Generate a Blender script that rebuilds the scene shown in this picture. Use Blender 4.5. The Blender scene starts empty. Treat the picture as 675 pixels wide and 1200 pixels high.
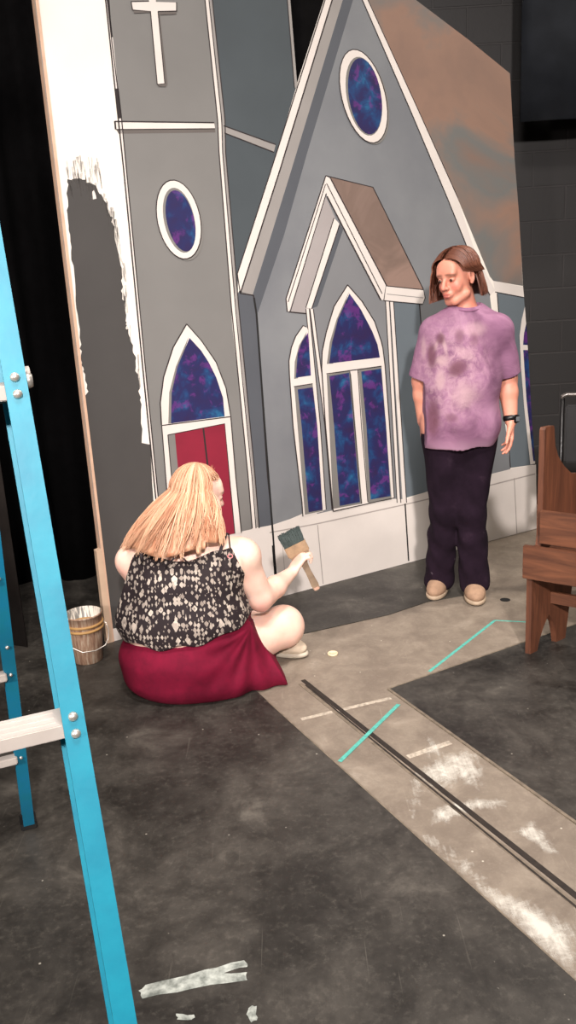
import bpy, bmesh, math, random, json
import numpy as np
from mathutils import Vector, Matrix
from mathutils.geometry import tessellate_polygon
random.seed(7); np.random.seed(7)
PI=math.pi
scene=bpy.context.scene
COL=scene.collection
OUTLINE=[[0.0021,2.7826],[1.0973,2.911],[1.1145,2.7178],[1.134,2.367],[1.3055,2.7357],[1.3869,2.9117],[1.4936,2.9238],[1.8117,2.7829],[2.149,2.6339],[2.4274,2.5001],[2.4691,2.0913],[2.5063,1.8211],[2.5563,1.3515],[2.5895,1.095],[2.6356,0.6582],[2.6977,0.0],[0.0,0.0]]
FLAT_L=(-0.8375,3.6077);FLAT_ANG=0.51993
ART=[
["panel",1,"tower",[[0.2877,2.8161],[0.7156,2.8663],[0.7143,2.6805],[0.7311,2.1929],[0.7296,1.3722],[0.7573,0.6458],[0.7604,0.3803],[0.3299,0.3928],[0.2718,0.4051],[0.2842,0.5657],[0.2883,2.0213],[0.294,2.2019],[0.2913,2.641]]],
["panel",1,"facade",[[1.4615,2.8255],[1.5056,2.7543],[1.7757,2.2973],[2.0037,1.8982],[2.1595,1.6129],[2.3005,1.3991],[2.4705,0.4194],[2.4713,0.3785],[1.8467,0.3811],[1.1362,0.3905],[1.0498,0.3937],[0.8734,0.3839],[0.8617,0.6283],[0.8486,1.4857],[0.8649,1.4044],[1.1745,2.0984],[1.4066,2.6418]]],
["panel",1,"slate",[[0.7467,2.8699],[1.0973,2.911],[1.1145,2.7178],[1.1318,2.3669],[0.9807,2.0238],[0.7755,1.5834],[0.7703,1.4978],[0.7401,1.4996],[0.7471,2.091],[0.7418,2.6831]]],
["panel",2,"slate2",[[0.7756,1.5088],[0.8486,1.4857],[0.8579,1.4011],[0.8617,0.6283],[0.8734,0.3839],[0.7965,0.3861],[0.7918,0.64],[0.7688,1.3693],[0.7703,1.4978]]],
["panel",2,"slate2",[[1.4021,2.7447],[1.4433,2.8372],[1.4794,2.8068],[1.4582,2.7499],[1.1745,2.0984],[1.029,1.7454],[0.8649,1.4044],[0.8442,1.4859],[1.0857,2.0247]]],
["panel",2,"soffit",[[1.342,2.7391],[1.4188,2.9087],[1.4483,2.8445],[1.4021,2.7447],[1.0857,2.0247],[0.8442,1.4859],[0.779,1.4973],[1.0282,2.0242]]],
["panel",3,"trim",[[1.3078,2.7359],[1.3869,2.9117],[1.4188,2.9087],[1.342,2.7391],[1.0228,2.0242],[0.7812,1.4972],[0.7746,1.5834],[0.9807,2.0238]]],
["panel",5,"ink",[[0.7844,1.4961],[1.0284,2.0234],[1.3478,2.7388],[1.4223,2.9083],[1.4153,2.9091],[1.3409,2.7398],[1.0217,2.025],[0.7779,1.4983]]],
["panel",5,"ink",[[0.7755,1.5826],[0.9836,2.0267],[1.3107,2.7389],[1.3052,2.7397],[0.9783,2.0281],[0.7703,1.5843]]],
["panel",5,"ink",[[0.7701,1.5832],[0.7788,1.4959],[0.8481,1.4832],[0.8492,1.4881],[0.7836,1.4985],[0.7757,1.5837]]],
["panel",1,"roof",[[1.4188,2.9087],[1.4936,2.9238],[1.8117,2.7829],[2.149,2.6339],[2.4274,2.5001],[2.4691,2.0913],[2.5063,1.8211],[2.5463,1.435],[2.3245,1.4739],[2.2995,1.4974],[2.072,1.8978],[1.8231,2.2991],[1.5343,2.757],[1.472,2.8538]]],
["panel",3,"trim",[[1.5056,2.7543],[1.4361,2.8837],[1.4737,2.8946],[1.5343,2.757],[1.8231,2.2991],[2.072,1.8978],[2.2013,1.6113],[2.3375,1.4239],[2.3005,1.3991],[2.1595,1.6129],[2.0037,1.8982],[1.7757,2.2973]]],
["panel",5,"ink",[[1.5032,2.7534],[1.773,2.2963],[2.0008,1.8974],[2.1565,1.612],[2.2974,1.3982],[2.3035,1.4],[2.1625,1.6137],[2.0066,1.899],[1.7784,2.2982],[1.5081,2.7553]]],
["panel",5,"ink",[[1.535,2.7565],[1.8238,2.2985],[2.0728,1.8971],[2.077,1.8984],[1.8277,2.2999],[1.5385,2.758]]],
["panel",3,"trim",[[2.3245,1.4739],[2.5465,1.4304],[2.5557,1.3747],[2.3376,1.4172]]],
["panel",5,"ink",[[2.3371,1.4127],[2.5552,1.3701],[2.5563,1.3746],[2.3382,1.4171]]],
["panel",2,"sidewall",[[2.3533,1.4095],[2.5558,1.37],[2.5895,1.095],[2.6356,0.6582],[2.6675,0.4032],[2.4706,0.4143]]],
["panel",5,"ink",[[2.3503,1.405],[2.4672,0.4146],[2.474,0.4139],[2.3565,1.405]]],
["painted_window.narrow",3,"trim",[[2.5609,1.3234],[2.539,1.255],[2.524,1.167],[2.5387,0.9943],[2.5716,0.7464],[2.6288,0.4093],[2.6688,0.4081],[2.6446,0.5862],[2.6356,0.6582],[2.5895,1.095]]],
["painted_window.narrow",4,"glass",[[2.5739,1.229],[2.5575,1.1737],[2.5524,1.1125],[2.5891,1.1093],[2.5726,1.2291]]],
["painted_window.narrow",4,"glass",[[2.5544,1.0838],[2.5919,1.0804],[2.6356,0.6582],[2.6662,0.4241],[2.6528,0.4262],[2.5874,0.794]]],
["panel",3,"trim",[[0.2681,2.1963],[0.7121,2.2075],[0.7144,2.1874],[0.267,2.1708]]],
["panel",2,"shade",[[0.2688,2.1709],[0.7144,2.1874],[0.7149,2.1705],[0.2777,2.1536]]],
["panel",5,"ink",[[0.2663,2.1966],[0.712,2.2065],[0.7125,2.2119],[0.267,2.2017]]],
["panel",5,"ink",[[0.2685,2.1677],[0.7141,2.184],[0.7144,2.1874],[0.2688,2.1709]]],
["panel",5,"ink",[[0.2633,2.2006],[0.2632,2.1688],[0.2705,2.1697],[0.2705,2.2015]]],
["panel",2,"soffit",[[0.756,2.1971],[1.0099,2.1275],[0.9991,2.0989],[0.758,2.1716]]],
["panel",5,"ink",[[0.7552,2.1968],[1.009,2.1272],[1.0111,2.1313],[0.7572,2.2007]]],
["panel",5,"ink",[[0.7568,2.168],[0.9979,2.0951],[1.0001,2.0991],[0.7589,2.1719]]],
["panel",2,"trim",[[0.2808,2.64],[0.2808,2.8153],[0.2929,2.8167],[0.293,2.6412],[0.2959,2.202],[0.2938,2.0213],[0.2903,0.5645],[0.2781,0.5669],[0.2846,2.0212],[0.285,2.2016]]],
["panel",5,"ink",[[0.2744,2.8143],[0.2764,2.6394],[0.2793,2.2012],[0.2807,2.0209],[0.277,1.1841],[0.2766,0.5668],[0.2836,0.5662],[0.2837,1.1841],[0.287,2.0215],[0.2855,2.2019],[0.2823,2.6405],[0.2803,2.8155]]],
["panel",5,"ink",[[0.2889,2.816],[0.2907,2.6408],[0.2855,2.4903],[0.2942,2.2017],[0.2932,2.0211],[0.2895,1.1829],[0.2897,0.5644],[0.2951,0.5639],[0.2946,1.1828],[0.2981,2.0216],[0.299,2.2023],[0.2901,2.491],[0.2953,2.6416],[0.2934,2.817]]],
["panel",5,"ink",[[0.2824,2.3204],[0.2842,2.2104],[0.2988,2.2124],[0.2969,2.3225]]],
["panel",5,"ink",[[0.2835,2.6399],[0.2853,2.5052],[0.2938,2.5067],[0.292,2.6415]]],
["panel",3,"trim",[[0.7078,2.8654],[0.7103,2.6801],[0.7314,2.2199],[0.7244,2.0906],[0.7312,1.4439],[0.7573,0.6458],[0.7584,0.385],[0.7798,0.3851],[0.7757,0.6428],[0.7519,1.4426],[0.74,2.0909],[0.7437,2.2204],[0.728,2.6818],[0.7272,2.8676]]],
["panel",3,"soffit",[[0.7311,2.8681],[0.7319,2.6821],[0.7478,2.2205],[0.7429,2.0909],[0.755,1.4424],[0.7803,0.642],[0.7838,0.3886],[0.7965,0.3861],[0.7923,0.64],[0.7702,1.4413],[0.7553,2.0911],[0.7621,2.221],[0.7458,2.6834],[0.7467,2.8699]]],
["panel",5,"ink",[[0.7053,2.8649],[0.7078,2.6797],[0.7267,2.2196],[0.7221,2.0904],[0.7284,1.4439],[0.753,0.6463],[0.7557,0.3897],[0.7618,0.3889],[0.7589,0.6458],[0.734,1.444],[0.7275,2.0908],[0.732,2.2202],[0.7129,2.6806],[0.7104,2.8658]]],
["panel",5,"ink",[[0.7239,2.8671],[0.7266,2.6815],[0.7463,2.2203],[0.7399,2.0907],[0.7491,1.4426],[0.7739,0.6428],[0.777,0.3854],[0.7822,0.3848],[0.779,0.6424],[0.7539,1.4426],[0.7445,2.0911],[0.7509,2.2208],[0.731,2.6822],[0.7282,2.8679]]],
["panel",5,"ink",[[0.7389,2.8688],[0.7418,2.6829],[0.7621,2.2208],[0.7543,2.091],[0.7658,1.4414],[0.7907,0.64],[0.7942,0.382],[0.7998,0.3813],[0.7963,0.6395],[0.7711,1.4415],[0.7592,2.0914],[0.7671,2.2213],[0.7466,2.6837],[0.7436,2.8697]]],
["panel",4,"soffit",[[1.0952,2.9102],[1.1102,2.717],[1.1251,2.3661],[1.1385,2.3676],[1.1232,2.7191],[1.108,2.9128]]],
["panel",5,"ink",[[1.1059,2.7169],[1.1207,2.3662],[1.1251,2.3667],[1.1102,2.7176]]],
["panel",5,"ink",[[0.8455,1.4854],[0.8548,1.4011],[0.8566,0.962],[0.8584,0.6286],[0.87,0.3842],[0.8767,0.3836],[0.865,0.628],[0.863,0.9616],[0.861,1.4011],[0.8517,1.4859]]],
["painted_cross",3,"shade",[[0.3901,2.611],[0.3923,2.5991],[0.4658,2.6085],[0.4701,2.615]]],
["painted_cross",3,"shade",[[0.4958,2.6142],[0.575,2.6242],[0.5757,2.6119],[0.5019,2.6024],[0.5101,2.3517],[0.5012,2.3384],[0.4709,2.3369],[0.4643,2.3461],[0.4949,2.3509]]],
["painted_cross",4,"trim",[[0.3841,2.6377],[0.4606,2.6462],[0.4609,2.7173],[0.4903,2.7202],[0.4901,2.648],[0.5779,2.6539],[0.5758,2.6243],[0.4944,2.6156],[0.4972,2.351],[0.4651,2.3461],[0.4626,2.6128],[0.3865,2.6107]]],
["painted_cross",5,"ink",[[0.3819,2.6372],[0.3843,2.6102],[0.3886,2.6112],[0.3862,2.6381]]],
["painted_cross",5,"ink",[[0.386,2.608],[0.4603,2.6111],[0.4619,2.3442],[0.4664,2.3448],[0.4647,2.6127],[0.3867,2.6116]]],
["painted_cross",5,"ink",[[0.4642,2.3426],[0.5007,2.3489],[0.498,2.6146],[0.4935,2.6138],[0.4962,2.3487],[0.4642,2.3464]]],
["painted_cross",5,"ink",[[0.4956,2.6123],[0.5766,2.6209],[0.5769,2.6247],[0.4959,2.6161]]],
["painted_cross",5,"ink",[[0.5777,2.6554],[0.5747,2.6211],[0.5792,2.6215],[0.5822,2.6558]]],
["painted_cross",5,"ink",[[0.3823,2.6369],[0.4607,2.6459],[0.4609,2.6496],[0.3826,2.6405]]],
["painted_window.tower_oval",2,"dark_soffit",[[0.6226,1.7967],[0.6218,1.7656],[0.617,1.7361],[0.6084,1.7094],[0.5964,1.6868],[0.5815,1.669],[0.5642,1.6567],[0.5453,1.6506],[0.5255,1.6507],[0.5057,1.657],[0.4866,1.6693],[0.4689,1.6869],[0.4533,1.7092],[0.4405,1.7351],[0.4308,1.7638],[0.4245,1.7941],[0.422,1.8249],[0.4232,1.855],[0.4281,1.8834],[0.4365,1.9089],[0.4481,1.9307],[0.4624,1.948],[0.4789,1.9602],[0.4971,1.9668],[0.5163,1.9675],[0.5358,1.9622],[0.5548,1.9511],[0.5726,1.9346],[0.5886,1.9132],[0.6021,1.8876],[0.6125,1.859],[0.6195,1.8283]]],
["painted_window.tower_oval",3,"ink",[[0.6148,1.8053],[0.6139,1.7734],[0.609,1.7431],[0.6001,1.7157],[0.5876,1.6925],[0.5721,1.6742],[0.5541,1.6616],[0.5344,1.6553],[0.5139,1.6554],[0.4932,1.6619],[0.4734,1.6745],[0.455,1.6926],[0.4388,1.7154],[0.4255,1.742],[0.4154,1.7715],[0.4089,1.8025],[0.4063,1.8341],[0.4076,1.8649],[0.4127,1.894],[0.4214,1.9202],[0.4334,1.9426],[0.4482,1.9603],[0.4654,1.9728],[0.4843,1.9796],[0.5043,1.9803],[0.5245,1.9749],[0.5442,1.9636],[0.5628,1.9467],[0.5794,1.9248],[0.5934,1.8986],[0.6043,1.8692],[0.6115,1.8377]]],
["painted_window.tower_oval",4,"trim",[[0.6095,1.8061],[0.6087,1.7751],[0.604,1.7458],[0.5955,1.7192],[0.5836,1.6966],[0.5689,1.6789],[0.5518,1.6666],[0.5331,1.6604],[0.5135,1.6604],[0.4939,1.6666],[0.475,1.6787],[0.4575,1.6962],[0.4422,1.7182],[0.4295,1.744],[0.4199,1.7726],[0.4137,1.8027],[0.4112,1.8333],[0.4125,1.8633],[0.4173,1.8915],[0.4256,1.917],[0.4371,1.9387],[0.4512,1.956],[0.4676,1.9682],[0.4856,1.9748],[0.5046,1.9756],[0.5238,1.9704],[0.5426,1.9595],[0.5602,1.9431],[0.576,1.9219],[0.5893,1.8965],[0.5996,1.8681],[0.6065,1.8375]]],
["painted_window.tower_oval",5,"dark_soffit",[[0.5844,1.807],[0.5847,1.7811],[0.582,1.7565],[0.5766,1.7342],[0.5687,1.7152],[0.5584,1.7001],[0.5463,1.6895],[0.5329,1.684],[0.5186,1.6837],[0.5041,1.6885],[0.4899,1.6983],[0.4766,1.7126],[0.4647,1.7308],[0.4546,1.7523],[0.4467,1.7761],[0.4413,1.8013],[0.4385,1.827],[0.4386,1.8523],[0.4413,1.8761],[0.4467,1.8976],[0.4545,1.9161],[0.4644,1.9308],[0.4761,1.9412],[0.4891,1.9469],[0.503,1.9477],[0.5172,1.9436],[0.5313,1.9346],[0.5446,1.921],[0.5568,1.9034],[0.5672,1.8823],[0.5755,1.8586],[0.5813,1.8332]]],
["painted_window.tower_oval",6,"glass",[[0.5826,1.8046],[0.5833,1.7802],[0.5815,1.757],[0.5771,1.7361],[0.5703,1.7181],[0.5614,1.704],[0.5508,1.6941],[0.5388,1.689],[0.5259,1.6887],[0.5128,1.6933],[0.4998,1.7026],[0.4875,1.7162],[0.4763,1.7335],[0.4668,1.7537],[0.4592,1.7763],[0.4538,1.8001],[0.4508,1.8244],[0.4502,1.8482],[0.4522,1.8707],[0.4566,1.891],[0.4633,1.9084],[0.4719,1.9222],[0.4822,1.9319],[0.4938,1.9372],[0.5063,1.9379],[0.5193,1.9338],[0.5321,1.9252],[0.5444,1.9123],[0.5557,1.8956],[0.5655,1.8757],[0.5734,1.8533],[0.5792,1.8293]]],
["painted_window.gable_oval",2,"dark_soffit",[[1.6426,2.322],[1.6462,2.2833],[1.6445,2.2466],[1.6374,2.2136],[1.6252,2.1856],[1.6085,2.1638],[1.5879,2.149],[1.5642,2.1418],[1.5385,2.1425],[1.5119,2.1509],[1.4853,2.1667],[1.4599,2.1891],[1.4366,2.2172],[1.4162,2.2498],[1.3996,2.2856],[1.3873,2.3233],[1.3796,2.3614],[1.3769,2.3985],[1.3791,2.4333],[1.3862,2.4645],[1.3979,2.4911],[1.4138,2.5121],[1.4332,2.5268],[1.4556,2.5345],[1.4801,2.535],[1.5059,2.5282],[1.532,2.5143],[1.5574,2.4936],[1.5812,2.4669],[1.6024,2.4351],[1.6202,2.3995],[1.6338,2.3613]]],
["painted_window.gable_oval",3,"ink",[[1.6347,2.3291],[1.6382,2.2897],[1.6362,2.2524],[1.6287,2.2188],[1.616,2.1903],[1.5987,2.168],[1.5774,2.1528],[1.5531,2.1454],[1.5267,2.146],[1.4993,2.1544],[1.4721,2.1704],[1.4462,2.1931],[1.4224,2.2215],[1.4017,2.2546],[1.3849,2.2909],[1.3724,2.3291],[1.3648,2.3678],[1.3622,2.4055],[1.3647,2.4409],[1.3722,2.4727],[1.3844,2.4998],[1.4008,2.5213],[1.4208,2.5363],[1.4439,2.5443],[1.4691,2.5449],[1.4955,2.5381],[1.5222,2.5241],[1.5482,2.5032],[1.5725,2.4762],[1.5941,2.444],[1.6121,2.4078],[1.6259,2.369]]],
["painted_window.gable_oval",4,"trim",[[1.6286,2.3288],[1.6323,2.2904],[1.6306,2.2541],[1.6237,2.2214],[1.6118,2.1936],[1.5955,2.172],[1.5752,2.1573],[1.5521,2.1502],[1.5269,2.1509],[1.5007,2.1593],[1.4746,2.1749],[1.4496,2.1972],[1.4266,2.2251],[1.4066,2.2574],[1.3902,2.2929],[1.3781,2.3303],[1.3705,2.3681],[1.3677,2.4049],[1.3699,2.4394],[1.3768,2.4704],[1.3882,2.4968],[1.4037,2.5177],[1.4228,2.5322],[1.4448,2.5398],[1.4689,2.5403],[1.4942,2.5335],[1.5198,2.5196],[1.5448,2.4991],[1.5681,2.4726],[1.589,2.4411],[1.6065,2.4057],[1.6199,2.3678]]],
["painted_window.gable_oval",5,"dark_soffit",[[1.6028,2.337],[1.6042,2.3041],[1.6015,2.2728],[1.5948,2.2443],[1.5844,2.22],[1.5706,2.2007],[1.5541,2.1872],[1.5354,2.18],[1.5155,2.1795],[1.495,2.1855],[1.4748,2.1978],[1.4557,2.2159],[1.4384,2.239],[1.4236,2.2661],[1.4118,2.2961],[1.4033,2.328],[1.3986,2.3605],[1.3977,2.3924],[1.4006,2.4225],[1.4073,2.4497],[1.4174,2.4731],[1.4306,2.4918],[1.4465,2.5052],[1.4643,2.5126],[1.4836,2.5139],[1.5036,2.5089],[1.5235,2.4978],[1.5426,2.4809],[1.5602,2.4588],[1.5756,2.4323],[1.5882,2.4024],[1.5973,2.3702]]],
["painted_window.gable_oval",6,"glass",[[1.6018,2.3388],[1.6028,2.3069],[1.6,2.2766],[1.5935,2.249],[1.5835,2.2253],[1.5704,2.2064],[1.5548,2.1931],[1.5374,2.1859],[1.5187,2.1852],[1.4996,2.1908],[1.4808,2.2024],[1.4631,2.2197],[1.4471,2.2419],[1.4335,2.2679],[1.4227,2.297],[1.4151,2.3278],[1.4109,2.3593],[1.4104,2.3902],[1.4134,2.4195],[1.4199,2.446],[1.4296,2.4688],[1.4422,2.4871],[1.4572,2.5003],[1.474,2.5077],[1.4921,2.5091],[1.5107,2.5045],[1.5293,2.4939],[1.547,2.4777],[1.5633,2.4564],[1.5774,2.4309],[1.5888,2.402],[1.5971,2.3709]]],
["painted_window.over_door",3,"trim",[[0.5036,1.3829],[0.4302,1.288],[0.3718,1.1632],[0.3451,1.0531],[0.3407,0.9544],[0.6861,0.9497],[0.6727,1.0813],[0.633,1.2029],[0.5676,1.3058]]],
["painted_window.over_door",5,"ink",[[0.5011,1.3845],[0.4275,1.2893],[0.3689,1.1642],[0.3421,1.0536],[0.3376,0.9546],[0.3437,0.9541],[0.3481,1.0526],[0.3746,1.1623],[0.4328,1.2866],[0.5062,1.3813]]],
["painted_window.over_door",5,"ink",[[0.5018,1.3817],[0.5657,1.3047],[0.6308,1.2021],[0.6703,1.0811],[0.6837,0.9496],[0.6885,0.9497],[0.675,1.0816],[0.6352,1.2036],[0.5695,1.3069],[0.5055,1.3841]]],
["painted_window.over_door",4,"dark_soffit",[[0.5093,1.3295],[0.4355,1.2054],[0.3916,1.0931],[0.3737,0.9557],[0.3984,0.9543],[0.4119,1.0908],[0.4559,1.2033]]],
["painted_window.over_door",5,"glass",[[0.5119,1.3218],[0.4427,1.2028],[0.4034,1.0925],[0.3869,0.9558],[0.6552,0.9525],[0.6537,1.0391],[0.6272,1.1359],[0.5949,1.2085],[0.5635,1.2609]]],
["painted_door",3,"trim",[[0.3413,0.9524],[0.6858,0.9469],[0.6892,0.6573],[0.6975,0.38],[0.6624,0.3829],[0.6565,0.6628],[0.6525,0.9201],[0.3666,0.9063],[0.3651,0.7157],[0.3551,0.3875],[0.3299,0.3928],[0.3375,0.7203]]],
["painted_door",3,"dark_soffit",[[0.3666,0.9063],[0.4012,0.9073],[0.4003,0.7617],[0.3897,0.3885],[0.3551,0.3875],[0.3651,0.7157]]],
["painted_door",3,"door",[[0.4,0.9082],[0.6523,0.9181],[0.6565,0.6628],[0.6624,0.3829],[0.3897,0.3885],[0.4003,0.7617]]],
["painted_door",5,"ink",[[0.5381,0.9113],[0.5442,0.7382],[0.5444,0.3896],[0.5533,0.3885],[0.5529,0.7376],[0.5467,0.911]]],
["painted_door",5,"ink",[[0.3644,0.9064],[0.3628,0.7159],[0.3528,0.3878],[0.3574,0.3872],[0.3673,0.7155],[0.3689,0.9062]]],
["painted_door",5,"ink",[[0.3668,0.904],[0.651,0.9174],[0.6543,0.6629],[0.6601,0.3831],[0.6647,0.3826],[0.6588,0.6626],[0.6538,0.9204],[0.3664,0.9079]]],
["painted_door",6,"ink",[[0.3413,0.9499],[0.686,0.9447],[0.6857,0.9491],[0.3412,0.9541]]],
["painted_door",5,"ink",[[0.3389,0.9525],[0.335,0.7205],[0.3274,0.3932],[0.3324,0.3925],[0.34,0.7201],[0.3437,0.9522]]],
["painted_door",5,"ink",[[0.6833,0.9478],[0.6865,0.6575],[0.6947,0.3803],[0.7002,0.3797],[0.6919,0.657],[0.6886,0.9475]]],
["panel",3,"roof2",[[1.2906,1.9966],[1.5391,1.9477],[1.8408,1.4563],[1.6016,1.4863]]],
["panel",5,"ink",[[1.2692,1.9983],[1.537,1.9483],[1.838,1.4555],[1.8436,1.4572],[1.5413,1.9511],[1.2706,2.0023]]],
["panel",2,"porch",[[1.2683,1.933],[1.5941,1.4163],[1.7036,0.3205],[1.2283,0.3592],[1.1362,0.3905],[1.1532,1.4042],[1.3365,1.7915]]],
["panel",3,"slate2",[[1.3365,1.7915],[1.3566,1.7601],[1.1924,1.4135],[1.1532,1.4042]]],
["panel",3,"soffit_l",[[1.2625,1.9142],[1.3133,1.815],[1.1273,1.4119],[1.1282,1.3861],[1.0297,1.4008]]],
["panel",5,"ink",[[1.029,1.3959],[1.1275,1.3812],[1.1285,1.387],[1.03,1.4017]]],
["panel",4,"trim",[[1.2698,1.9988],[1.2756,1.9367],[1.0343,1.4005],[1.0227,1.4013],[1.0195,1.46]]],
["panel",6,"ink",[[1.2643,1.9635],[1.0279,1.4445],[1.0323,1.443],[1.2687,1.9624]]],
["panel",6,"ink",[[1.267,2.001],[1.0167,1.4608],[1.0195,1.3993],[1.0256,1.3993],[1.0224,1.4591],[1.2728,1.9995]]],
["panel",6,"ink",[[1.2654,1.9223],[1.0368,1.4009],[1.0412,1.3994],[1.2699,1.9212]]],
["panel",4,"trim",[[1.3078,1.8132],[1.3372,1.7857],[1.158,1.4039],[1.1273,1.4119]]],
["panel",6,"ink",[[1.3044,1.8139],[1.1238,1.4126],[1.1604,1.4029],[1.3407,1.785],[1.3356,1.7864],[1.1556,1.4049],[1.1288,1.4113],[1.3094,1.8125]]],
["panel",5,"trim",[[1.2698,1.9988],[1.2926,1.9892],[1.6042,1.4862],[1.5909,1.4165],[1.5677,1.4221],[1.2717,1.9067]]],
["panel",7,"ink",[[1.29,1.9918],[1.6038,1.485],[1.61,1.4871],[1.2956,1.9941]]],
["panel",7,"ink",[[1.2702,1.9659],[1.5742,1.4497],[1.579,1.4513],[1.2746,1.9676]]],
["panel",7,"ink",[[1.2684,1.9091],[1.5639,1.4187],[1.5715,1.4213],[1.2753,1.9118]]],
["panel",6,"trim",[[1.6016,1.4863],[1.8407,1.4521],[1.8513,1.413],[1.834,1.3841],[1.5861,1.4168]]],
["panel",7,"ink",[[1.5857,1.4133],[1.8341,1.3801],[1.8544,1.4127],[1.8417,1.4564],[1.6009,1.4886],[1.5832,1.416],[1.589,1.415],[1.6023,1.4841],[1.8398,1.452],[1.8482,1.4134],[1.8338,1.3848],[1.5864,1.4178]]],
["panel",7,"soffit",[[1.6054,1.4449],[1.8398,1.4118],[1.8404,1.4156],[1.606,1.4486]]],
["panel",2,"sidewall",[[1.6447,1.4089],[1.8143,1.3833],[1.8949,0.3823],[1.7048,0.3729]]],
["panel",5,"ink",[[1.811,1.3833],[1.8913,0.3827],[1.8985,0.3819],[1.8177,1.3832]]],
["panel",4,"trim",[[1.5983,1.416],[1.6185,1.4131],[1.6614,0.3522],[1.6441,0.3507]]],
["panel",4,"trim",[[1.626,1.4122],[1.6463,1.4088],[1.7043,0.3491],[1.6798,0.3488]]],
["panel",5,"ink",[[1.5945,1.414],[1.639,0.3562],[1.6448,0.3554],[1.5999,1.4139]]],
["panel",5,"ink",[[1.6196,1.4125],[1.6643,0.3516],[1.67,0.3508],[1.6249,1.4124]]],
["panel",5,"ink",[[1.6448,1.4109],[1.703,0.3444],[1.7088,0.3436],[1.6501,1.4108]]],
["panel",4,"trim",[[1.1275,1.4079],[1.1428,1.4069],[1.1758,0.8368],[1.1887,0.4032],[1.1679,0.4026],[1.1574,0.8393]]],
["panel",4,"trim",[[1.1485,1.4053],[1.1667,1.4033],[1.2236,0.8303],[1.2462,0.4014],[1.2267,0.4006],[1.2059,0.8327]]],
["panel",5,"ink",[[1.1238,1.406],[1.1531,0.8397],[1.1643,0.4076],[1.1699,0.4069],[1.1586,0.8393],[1.1291,1.406]]],
["panel",5,"ink",[[1.1429,1.4047],[1.1746,0.8368],[1.1869,0.4033],[1.1925,0.4026],[1.1801,0.8364],[1.1482,1.4048]]],
["panel",5,"ink",[[1.165,1.4031],[1.2234,0.8301],[1.245,0.3923],[1.2507,0.3917],[1.2289,0.8298],[1.1703,1.4033]]],
["panel",5,"ink",[[1.1458,1.4044],[1.2012,0.8331],[1.222,0.3967],[1.2278,0.396],[1.2067,0.8329],[1.1511,1.4046]]],
["painted_window.centre",5,"trim",[[1.3688,1.5038],[1.2854,1.4074],[1.2349,1.2913],[1.2052,1.1982],[1.1986,1.1205],[1.2059,0.8327],[1.2267,0.4323],[1.2296,0.3863],[1.6216,0.388],[1.6018,0.7788],[1.5824,1.0946],[1.5707,1.186],[1.5611,1.221],[1.5246,1.3175],[1.4513,1.4211]]],
["painted_window.centre",7,"ink",[[1.3661,1.5053],[1.2825,1.4087],[1.2318,1.2922],[1.2021,1.1988],[1.1954,1.1207],[1.2027,0.8329],[1.2233,0.4327],[1.2263,0.3867],[1.233,0.386],[1.2301,0.4319],[1.2092,0.8325],[1.2018,1.1203],[1.2084,1.1976],[1.2379,1.2903],[1.2882,1.4061],[1.3715,1.5023]]],
["painted_window.centre",7,"ink",[[1.2302,0.3836],[1.6244,0.3859],[1.6052,0.7785],[1.5856,1.0945],[1.5739,1.1861],[1.5642,1.2215],[1.5275,1.3184],[1.4539,1.4224],[1.3711,1.5053],[1.3665,1.5023],[1.4488,1.4198],[1.5217,1.3166],[1.5581,1.2205],[1.5675,1.1859],[1.5792,1.0947],[1.5985,0.7791],[1.6188,0.39],[1.2291,0.3891]]],
["painted_window.centre",6,"dark_soffit",[[1.3759,1.4704],[1.2973,1.3459],[1.2521,1.2392],[1.2293,1.1361],[1.2668,1.1344],[1.2769,1.237],[1.3171,1.3403]]],
["painted_window.centre",7,"glass",[[1.3781,1.4622],[1.3053,1.3453],[1.2655,1.238],[1.2434,1.1376],[1.5509,1.1373],[1.5391,1.2016],[1.5077,1.2719],[1.4411,1.3848]]],
["painted_window.centre",6,"dark_soffit",[[1.2261,1.0844],[1.3616,1.0892],[1.3711,1.0691],[1.4122,0.3935],[1.3958,0.3942],[1.2303,0.3999]]],
["painted_window.centre",6,"dark_soffit",[[1.4161,1.0878],[1.5596,1.0904],[1.6037,0.3818],[1.4504,0.3888]]],
["painted_window.centre",7,"glass",[[1.2412,1.0753],[1.3592,1.0806],[1.3756,0.8096],[1.3985,0.4053],[1.2719,0.408],[1.2566,0.8258]]],
["painted_window.centre",7,"glass",[[1.433,1.078],[1.5565,1.0808],[1.5798,0.7818],[1.5963,0.402],[1.4676,0.4065],[1.455,0.7988]]],
["painted_window.centre",8,"ink",[[1.3618,1.0869],[1.3785,0.809],[1.4043,0.3948],[1.4092,0.3942],[1.3832,0.8087],[1.3664,1.0867]]],
["painted_window.centre",8,"ink",[[1.4101,1.0883],[1.4207,0.8033],[1.4455,0.3965],[1.4504,0.3959],[1.4255,0.803],[1.4148,1.0881]]],
["painted_window.centre",8,"ink",[[1.2246,1.0863],[1.56,1.09],[1.5593,1.0952],[1.2241,1.0913]]],
["painted_window.side_arch",3,"trim",[[1.1042,1.3293],[1.0599,1.2838],[1.0331,1.2341],[1.0158,1.1714],[1.014,1.1068],[1.0189,0.8582],[1.0465,0.4655],[1.0473,0.3942],[1.1692,0.3978],[1.168,0.4431],[1.1574,0.8393],[1.1391,1.2002],[1.1321,1.3059],[1.1266,1.3184]]],
["painted_window.side_arch",6,"ink",[[1.1211,1.3252],[1.1023,1.3322],[1.0573,1.2852],[1.0302,1.235],[1.0128,1.1719],[1.011,1.1069],[1.0157,0.8583],[1.0433,0.4658],[1.044,0.3946],[1.0505,0.3937],[1.0497,0.4652],[1.022,0.858],[1.0171,1.1066],[1.0189,1.1709],[1.036,1.2331],[1.0626,1.2823],[1.1062,1.3281],[1.1182,1.3207]]],
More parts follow.
